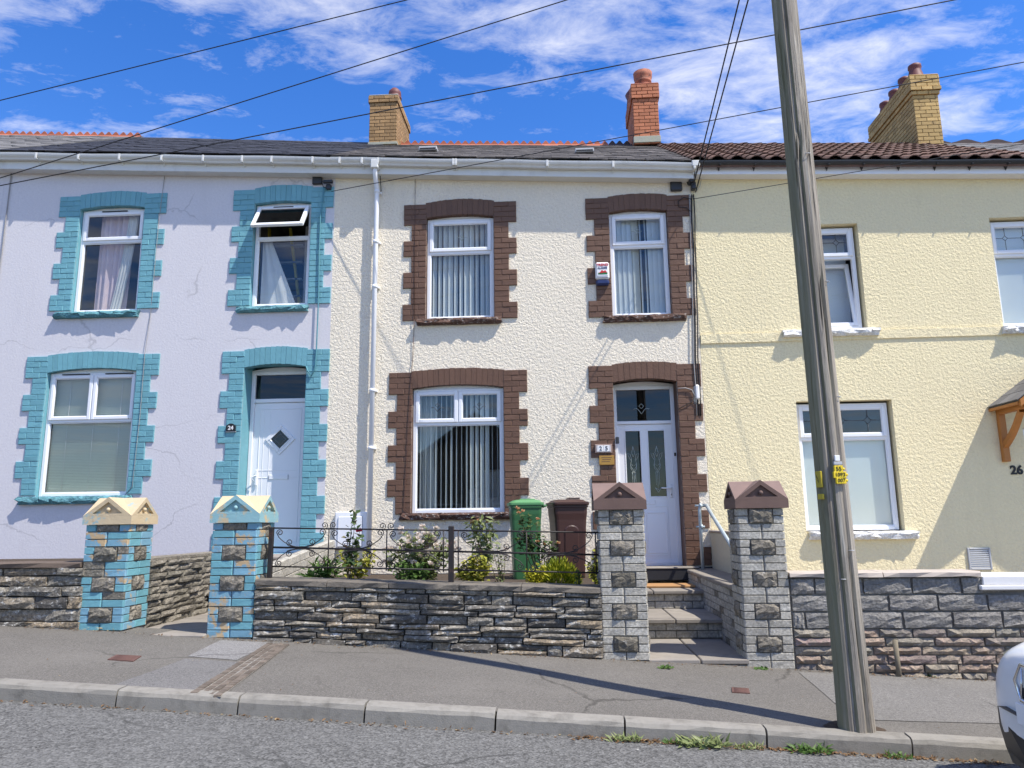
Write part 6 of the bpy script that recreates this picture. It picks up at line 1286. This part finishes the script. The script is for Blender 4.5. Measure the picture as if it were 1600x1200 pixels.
# ------------------------------------------------------------ wooden pole, tags, wires
pb = G(1338, 1140); ptop = W(1225, 0, -5.46); ax = (ptop-Vector((pb.x, pb.y, PZ(pb.x, pb.y)))); ax /= ax.z; HP = 9.0; z0p = PZ(pb.x, pb.y)
pole = thing('utility_pole', 'tall weathered grey wooden utility pole at the kerb with yellow tags', 'pole', (pb.x, pb.y, z0p)); m = MB(); NS, NZ = 36, 60; vs = []
for i in range(NZ+1):
    h = -.3+(HP+.3)*(i/NZ)**1.25; c = Vector((pb.x, pb.y, z0p))+ax*h
    for j in range(NS):
        a = 2*math.pi*j/NS; rr = lerp(.112, .088, max(0, h)/HP)+.006*max(0, 1-h/.4); q = Vector((math.cos(a)*2.2, math.sin(a)*2.2, h*.12)); rr *= 1+.07*noise.noise(q*1.6)+.035*noise.noise(q*5)
        if j == 25+int(1.6*noise.noise(Vector((h*.35, 4, 1)))): rr *= .84
        if j == 29 and h < 3.2: rr *= .88+.08*noise.noise(Vector((h*.9, 1, 1)))
        if j == 21 and h > 2.4: rr *= .92                  # long drying crack
        vs.append((c.x+rr*math.cos(a), c.y+rr*math.sin(a), c.z))
m.add(vs, [(i*NS+j, i*NS+(j+1)%NS, (i+1)*NS+(j+1)%NS, (i+1)*NS+j) for i in range(NZ) for j in range(NS)]+[tuple(NZ*NS+j for j in range(NS))], 0, False); m.obj('shaft', POLEW, pole)
scp = MB(); N_ = 26; rng = [(pb.x+(.2+.07*noise.noise(Vector((math.cos(6.283*i/N_)*2, math.sin(6.283*i/N_)*2, 0))))*math.cos(6.283*i/N_), pb.y+(.17+.07*noise.noise(Vector((math.cos(6.283*i/N_)*2, math.sin(6.283*i/N_)*2, 5))))*math.sin(6.283*i/N_)) for i in range(N_)]; rng = [(x, max(y, -5.48)) for x, y in rng]
scp.add([(x, y, pz(x, y)+.007) for x, y in rng]+[(pb.x, pb.y, pz(pb.x, pb.y)+.016)], [(i, (i+1)%N_, N_) for i in range(N_)]); struct('soil_patch', scp, SOIL)
pr_at = lambda h: lerp(.112, .088, h/HP); 
def on_pole(px, py, out_=.012):
    d = ray(px, py); best = None
    for k in range(2000):
        p = CC+d*(4+.002*k); h = p.z-z0p; c = Vector((pb.x, pb.y, z0p))+ax*h
        if (Vector((p.x, p.y))-Vector((c.x, c.y))).length < pr_at(h)+.006: n = Vector((p.x-c.x, p.y-c.y, 0)).normalized(); return p+n*out_, n
    return W(px, py, -5.58), Vector((0, -1, 0))
def plate(px, py, w, h, mat, name, text=None, ts=.05, round_=False):
    p, n = on_pole(px, py); s = Vector((-n.y, n.x, 0)); M = Matrix.Translation(p) @ Matrix((s, -n, Vector((0,0,1)))).transposed().to_4x4(); m = MB()
    m.bbox(-w/2, w/2, -.004, .014, -h/2, h/2, .002, 0, M)
    if round_: m.lathe((0,0,0), [(.0001,-.004),(.009,-.004),(.009,.004),(.0001,.004)], 8, 0, 'Y'); k = len(m.v)-32; m.v[k:] = [tuple(M @ (Vector(v)+Vector((w/2+.004, 0, 0)))) for v in m.v[k:]]
    o = m.obj(name, mat, pole)
    if text:
        cu_ = text_obj('tag_lettering', text, ts, (0, 0, 0), BLACKT, None, ext=.001, bold=.0); COL.objects.unlink(cu_); COL.objects.link(cu_); cu_.parent = pole; cu_.matrix_parent_inverse = WM[pole.name].inverted(); cu_.matrix_basis = M @ Matrix.Translation((0, -.006, 0)) @ Matrix.Rotation(math.pi/2, 4, 'X')
    return o
plate(1309, 733, .062, .048, YELLOWT, 'number_tag', '55', .042, True); plate(1311, 742, .092, .044, YELLOWT, 'number_tag', '1093', .038, True); plate(1313, 751, .075, .044, YELLOWT, 'number_tag', '007', .038, True)
plate(1307, 716, .035, .04, WHITET, 'metal_clip'); plate(1308, 724, .06, .022, GREYT, 'metal_clip'); plate(1281, 749, .05, .115, m_generic('mossy_yellow_plate', (.42,.33,.03), .6, .25, 20, 60, 0), 'warning_plate'); plate(1284, 776, .045, .038, MATS['mossy_yellow_plate'], 'warning_plate')
p, n = on_pole(1280, 748); s = Vector((-n.y, n.x, 0)); m = MB(); M = Matrix.Translation(p) @ Matrix((s, -n, Vector((0,0,1)))).transposed().to_4x4(); m.add([M @ Vector(v) for v in ((-.012,-.006,.035),(.006,-.006,.0),(-.004,-.006,.0),(.012,-.006,-.035),(-.001,-.006,-.006),(.008,-.006,-.006))], [(0,2,1),(4,3,5)]); m.obj('warning_bolt', BLACKT, pole)
for h, r_ in ((HP-.25, .10), (HP-.7, .09)): c = Vector((pb.x, pb.y, z0p))+ax*h; m = MB(); m.bbox(c.x-.3, c.x+.3, c.y-.05, c.y+.05, c.z-.05, c.z+.05, .01); m.obj('crossarm', GALV, pole)
for px, py in ((1262, 240), (1292, 440), (1310, 620), (1330, 860), (1318, 905)):
    p, n = on_pole(px, py, .0); s = Vector((-n.y, n.x, 0)); m = MB(); m.tube([p-s*.014-n*.01, p-s*.014+n*.012, p+s*.014+n*.012, p+s*.014-n*.01], .003, 5); m.obj('staple', GREYT, pole)
topP = Vector((pb.x, pb.y, z0p))+ax*(HP-.35)
p2b = Vector((16.0, -5.5, PZ(16, -5.5))); far = thing('utility_pole', 'second wooden utility pole farther down the street past the parked car', 'pole', tuple(p2b)); m = MB(); m.tube([p2b+Vector((0,0,-.3)), p2b+Vector((0,0,10.6))], .13, 16, rad=[.14, .09]); m.obj('shaft', POLEW, far)
def wire(a, b, sag, label, r=.009, n=48):
    a, b = Vector(a), Vector(b); m = MB(); m.tube([a.lerp(b, i/n)-Vector((0,0,sag*4*(i/n)*(1-i/n))) for i in range(n+1)], r, 6); return tag(m.obj('overhead_wire', CABLEB), label, 'wire', None)
def image_end(p0, p1, X, Y):
    """height at (X, Y) whose direction lies on the photo line p0-p1"""
    lo, hi = -20, 40
    f = lambda z: (lambda v: (lambda q: (q[1]-p0[1])*(p1[0]-p0[0])-(p1[1]-p0[1])*(q[0]-p0[0]))((800+CF*v.dot(CR_)/v.dot(fw), 600-CF*v.dot(CU_)/v.dot(fw))))(Vector((X, Y, z))-CC)
    for k in range(60):
        md = (lo+hi)/2
        if f(lo)*f(md) <= 0: hi = md
        else: lo = md
    return md
wr = lambda p0, p1, Yl: (W(*p0, Yl), Vector((16, -5.5, image_end(p0, p1, 16, -5.5))))
for (p0, p1, Yl, lb) in (((-300, 231), (635, 0), -3.4, 'highest overhead wire, crossing only the sky above the lilac house'), ((-200, 341), (885, 0), -3.4, 'overhead wire from the lilac house gutter climbing across the sky'), ((-200, 329), (1490, 0), -3.4, 'long overhead wire passing above both middle chimneys behind the pole'), ((518, 299), (1600, 97), -.12, 'overhead wire from the turquoise surround bracket crossing above the brown pantiles')):
    a_, b_ = wr(p0, p1, Yl); wire(a_, b_, .0, lb, .006)
wire(W(1083, 311, -.1), Vector((16, -5.5, image_end((1083, 311), (1400, 258), 16, -5.5))), 0, 'thin wire across the yellow house from the cable bracket to the eave', .005)
for dx, lb in ((-.1, 'service cable from the bracket up to the pole, nearer the red chimney'), (.1, 'service cable from the bracket up to the pole, nearer the pole')):
    q = W(1155 if dx < 0 else 1169, 0, -3.2); s_ = W(1084, 288, -.12) if dx < 0 else W(1087, 300, -.12); d = q-s_; wire(s_, s_+d*((-5.35-s_.y)/d.y), 0, lb, .009)
# ------------------------------------------------------------ parked car (nose just enters the frame)
XN, YCt = 2.51, -6.72                                                   # nose tip, centre line
car = thing('parked_car', 'white parked car with black grille, only its nose in view at the kerb', 'car', (XN+2.2, YCt, RZ(XN+2.2, YCt)))
zc0 = RZ(XN+.8, YCt); CW = .91
# half sections along the length: list of (half width, height) from sill to roof centre
def sec(pts): return pts
S = [  # dx, [(y, z) ...] 9 points from bottom to top centre
 (.03, [(.30,.24),(.46,.27),(.50,.36),(.52,.48),(.50,.60),(.44,.70),(.34,.75),(.18,.77),(0,.78)]),
 (.10, [(.52,.20),(.66,.25),(.70,.36),(.71,.50),(.69,.64),(.60,.76),(.45,.81),(.22,.84),(0,.85)]),
 (.30, [(.66,.19),(.80,.26),(.83,.38),(.84,.52),(.82,.68),(.74,.82),(.55,.88),(.28,.91),(0,.92)]),
 (.60, [(.74,.19),(.86,.28),(.88,.42),(.89,.58),(.88,.74),(.82,.88),(.60,.95),(.30,.98),(0,.99)]),
 (1.25,[(.76,.20),(.88,.28),(.905,.42),(.91,.60),(.90,.80),(.85,.96),(.64,1.02),(.32,1.05),(0,1.06)]),
 (1.75,[(.76,.20),(.88,.28),(.91,.42),(.91,.62),(.90,.84),(.82,1.10),(.66,1.30),(.34,1.36),(0,1.37)]),
 (2.25,[(.76,.20),(.88,.28),(.91,.42),(.91,.62),(.90,.88),(.80,1.20),(.66,1.49),(.34,1.55),(0,1.56)]),
 (3.2, [(.76,.20),(.88,.28),(.91,.42),(.91,.62),(.90,.90),(.80,1.22),(.66,1.50),(.34,1.56),(0,1.57)]),
 (4.0, [(.74,.22),(.86,.30),(.89,.44),(.89,.64),(.88,.92),(.78,1.18),(.62,1.42),(.32,1.47),(0,1.48)]),
 (4.38,[(.66,.30),(.78,.36),(.82,.48),(.82,.66),(.80,.92),(.72,1.05),(.55,1.12),(.28,1.15),(0,1.16)])]
m = MB(); rings = []
for dx, pts in S: rings.append([(XN+dx, YCt-y, zc0+z-.0538*dx) for y, z in pts]+[(XN+dx, YCt+y, zc0+z-.0538*dx) for y, z in pts[-2::-1]])
n = len(rings[0]); vs = [v for r in rings for v in r]; m.add(vs, [(i*n+j, i*n+j+1, (i+1)*n+j+1, (i+1)*n+j) for i in range(len(rings)-1) for j in range(n-1)]+[tuple(range(n)), tuple((len(rings)-1)*n+j for j in range(n))], 0, True)
body = m.obj('body', CARW, car); md = body.modifiers.new('smooth', 'SUBSURF'); md.levels = 2; md.render_levels = 2
def cp(dx, y, z): return Vector((XN+dx, YCt+y, zc0+z-.0538*dx))
def patchm(name, mat, pts, thick=.03, par=None):
    m = MB(); k = len(pts); P = [cp(*p) for p in pts]; Q = [cp(p[0]+thick, p[1]*.96, p[2]) for p in pts]; m.add(P+Q, [tuple(range(k)), tuple(range(2*k-1, k-1, -1))]+[(i, (i+1)%k, k+(i+1)%k, k+i) for i in range(k)]); return m.obj(name, mat, par or car)
lg = patchm('lower_grille', CARB, [(.015,-.42,.20),(.0,-.2,.20),(-.006,0,.20),(.0,.2,.20),(.015,.42,.20),(.075,.58,.24),(.085,.64,.34),(.075,.62,.46),(.015,.47,.49),(-.004,.25,.475),(-.01,0,.47),(-.004,-.25,.475),(.015,-.47,.49),(.075,-.62,.46),(.085,-.64,.34),(.075,-.58,.24)], .12)
lip = patchm('front_lip', CARB, [(.09,-.55,.17),(.03,-.25,.165),(.02,0,.165),(.03,.25,.165),(.09,.55,.17),(.08,.55,.225),(.02,.25,.22),(.008,0,.22),(.02,-.25,.22),(.08,-.55,.225)], .2)
for s in (-1, 1):
    g = patchm('kidney_grille', CARB, [(.015,s*.03,.56),(.03,s*.26,.57),(.045,s*.32,.66),(.055,s*.28,.74),(.04,s*.05,.745),(.02,s*.02,.68)], .06)
    mm = MB(); mm.tube([cp(.008,s*.03,.555), cp(.022,s*.27,.565), cp(.038,s*.335,.66), cp(.05,s*.285,.75), cp(.034,s*.04,.755), cp(.012,s*.012,.68), cp(.008,s*.03,.555)], .010, 6); mm.obj('chrome_rim', CHROME, g)
    for k in range(5): y = s*(.07+.048*k); mm = MB(); mm.tube([cp(.008+.05*abs(y)*1.0,y,.565), cp(.025+.05*abs(y),y,.735)], .006, 6); mm.obj('grille_bar', CHROME, g)
    hl = patchm('headlight', m_glass('headlight_glass', (.55,.58,.6), 1.0) if 'headlight_glass' not in MATS else MATS['headlight_glass'], [(.05,s*.40,.64),(.10,s*.60,.66),(.22,s*.76,.70),(.24,s*.74,.77),(.12,s*.58,.765),(.07,s*.42,.74)], .06)
np_ = MB(); np_.bbox(-.26, .26, -.006, .006, -.056, .056, .003, 0, Matrix.Translation(cp(-.014, 0, .50)) @ Matrix.Rotation(-math.pi/2, 4, 'Z')); np_.obj('number_plate', WHITET, car)
for (dx, y) in ((.86, -.80), (.86, .80), (3.55, -.80), (3.55, .80)):
    w = MB(); c = cp(dx, y, .33); w.lathe(tuple(c), [(.19,-.09),(.30,-.1),(.335,-.07),(.335,.07),(.30,.1),(.19,.09)], 28, 0, 'Y'); wh = w.obj('wheel', RUBBER, car); w = MB(); w.lathe(tuple(c), [(.03,-.095),(.20,-.085),(.215,-.06),(.215,.06),(.20,.085),(.03,.095)], 20, 0, 'Y'); w.obj('rim', CHROME, wh)
    w = MB(); w.lathe(tuple(cp(dx, y*.985, .34)), [(.375,-.10),(.385,-.06),(.385,.06),(.375,.10)], 28, 0, 'Y'); w.obj('wheel_arch', CARB, car)
for s in (-1, 1):
    patchs = MB(); P = [cp(1.70, s*.835, 1.08), cp(3.75, s*.80, 1.13), cp(3.5, s*.685, 1.44), cp(2.3, s*.70, 1.45)]; Q = [p+Vector((0, s*.02, .01)) for p in P]; patchs.add(P+Q, [(0,1,2,3),(4,5,6,7)]+[(i, (i+1)%4, 4+(i+1)%4, 4+i) for i in range(4)]); patchs.obj('side_window', GLASSD, car)
    mm = MB(); c = cp(1.75, s*1.0, 1.06); mm.bbox(c.x-.07, c.x+.07, c.y-.1, c.y+.1, c.z-.06, c.z+.07, .03); mm.obj('wing_mirror', CARW, car)
P = [cp(1.32, -.62, 1.075), cp(1.32, .62, 1.075), cp(2.16, .58, 1.53), cp(2.16, -.58, 1.53)]; Q = [p+Vector((-.02, 0, .03)) for p in P]; mm = MB(); mm.add(P+Q, [(0,1,2,3),(4,5,6,7)]+[(i, (i+1)%4, 4+(i+1)%4, 4+i) for i in range(4)]); mm.obj('windscreen', GLASSD, car)
# ------------------------------------------------------------ the house across the road, seen only as a reflection in the panes
hz0 = RZ(-3.4, -13.5)+.1
op = thing('bungalow', 'gabled house across the road mirrored in the ground floor window', 'house', (-3.4, -20, hz0)); m = MB(); m.prism([(-6.6, -.5), (-.2, -.5), (-.2, 3.7), (-3.4, 5.95), (-6.6, 3.7)], -27, -20); m.obj('wall', m_generic('dark_render', (.16,.14,.12), .9, .2, 4, 60, .3), op)
for s in (-1, 1): m = MB(); m.add([(-3.4, -27.4, 6.1), (-3.4, -19.5, 6.1), (-3.4+s*3.7, -19.5, 3.45), (-3.4+s*3.7, -27.4, 3.45), (-3.4, -27.4, 5.9), (-3.4, -19.5, 5.9), (-3.4+s*3.7, -19.5, 3.25), (-3.4+s*3.7, -27.4, 3.25)], [(0,1,2,3),(4,5,6,7),(1,2,6,5),(2,3,7,6),(0,3,7,4)]); m.obj('roof_slope', SLATE, op)
for xw_ in (-5.3, -2.7): m = MB(); m.box(xw_, xw_+1.2, -20.02+.04, -19.97, 1.0, 2.3); wn = m.obj('window', GLASSD, op); m = MB(); m.ring(xw_-.03, xw_+1.23, .97, 2.33, .07, -19.99, -19.93); m.obj('frame', UPVC, wn)
slabbox('far_bounce_ground', -45, 45, -60, -15.4, -4, -.2, SLAB)  # unseen ground past the far pavement, made pale to bounce light onto the facades
# ------------------------------------------------------------ groups of look-alikes
GR = dict(terraced_house='terraced houses in the row', gate_pillar='gate pillars along the pavement', wheelie_bin='wheelie bins in the front garden', overhead_wire='overhead wires above the street', weed='weeds at the kerb and wall foot',
          rose_bush='roses in the front garden', leafy_shrub='yellow leaved shrubs in the front garden', vertical_blind='vertical blinds of the cream house', roller_blind='pale blinds of the yellow house', stopcock_cover='stopcock covers in the pavement',
          utility_pole='utility poles along the street', stone_wall='rubble stone garden walls', garden_steps='garden steps', number_plaque='house number plaques', junction_box='junction boxes under the eaves', curtain='curtains behind the panes')
for o in list(scene.objects):
    if o.parent is None and 'label' in o:
        k = o.name.split('.')[0]
        if k in GR: o['group'] = GR[k]
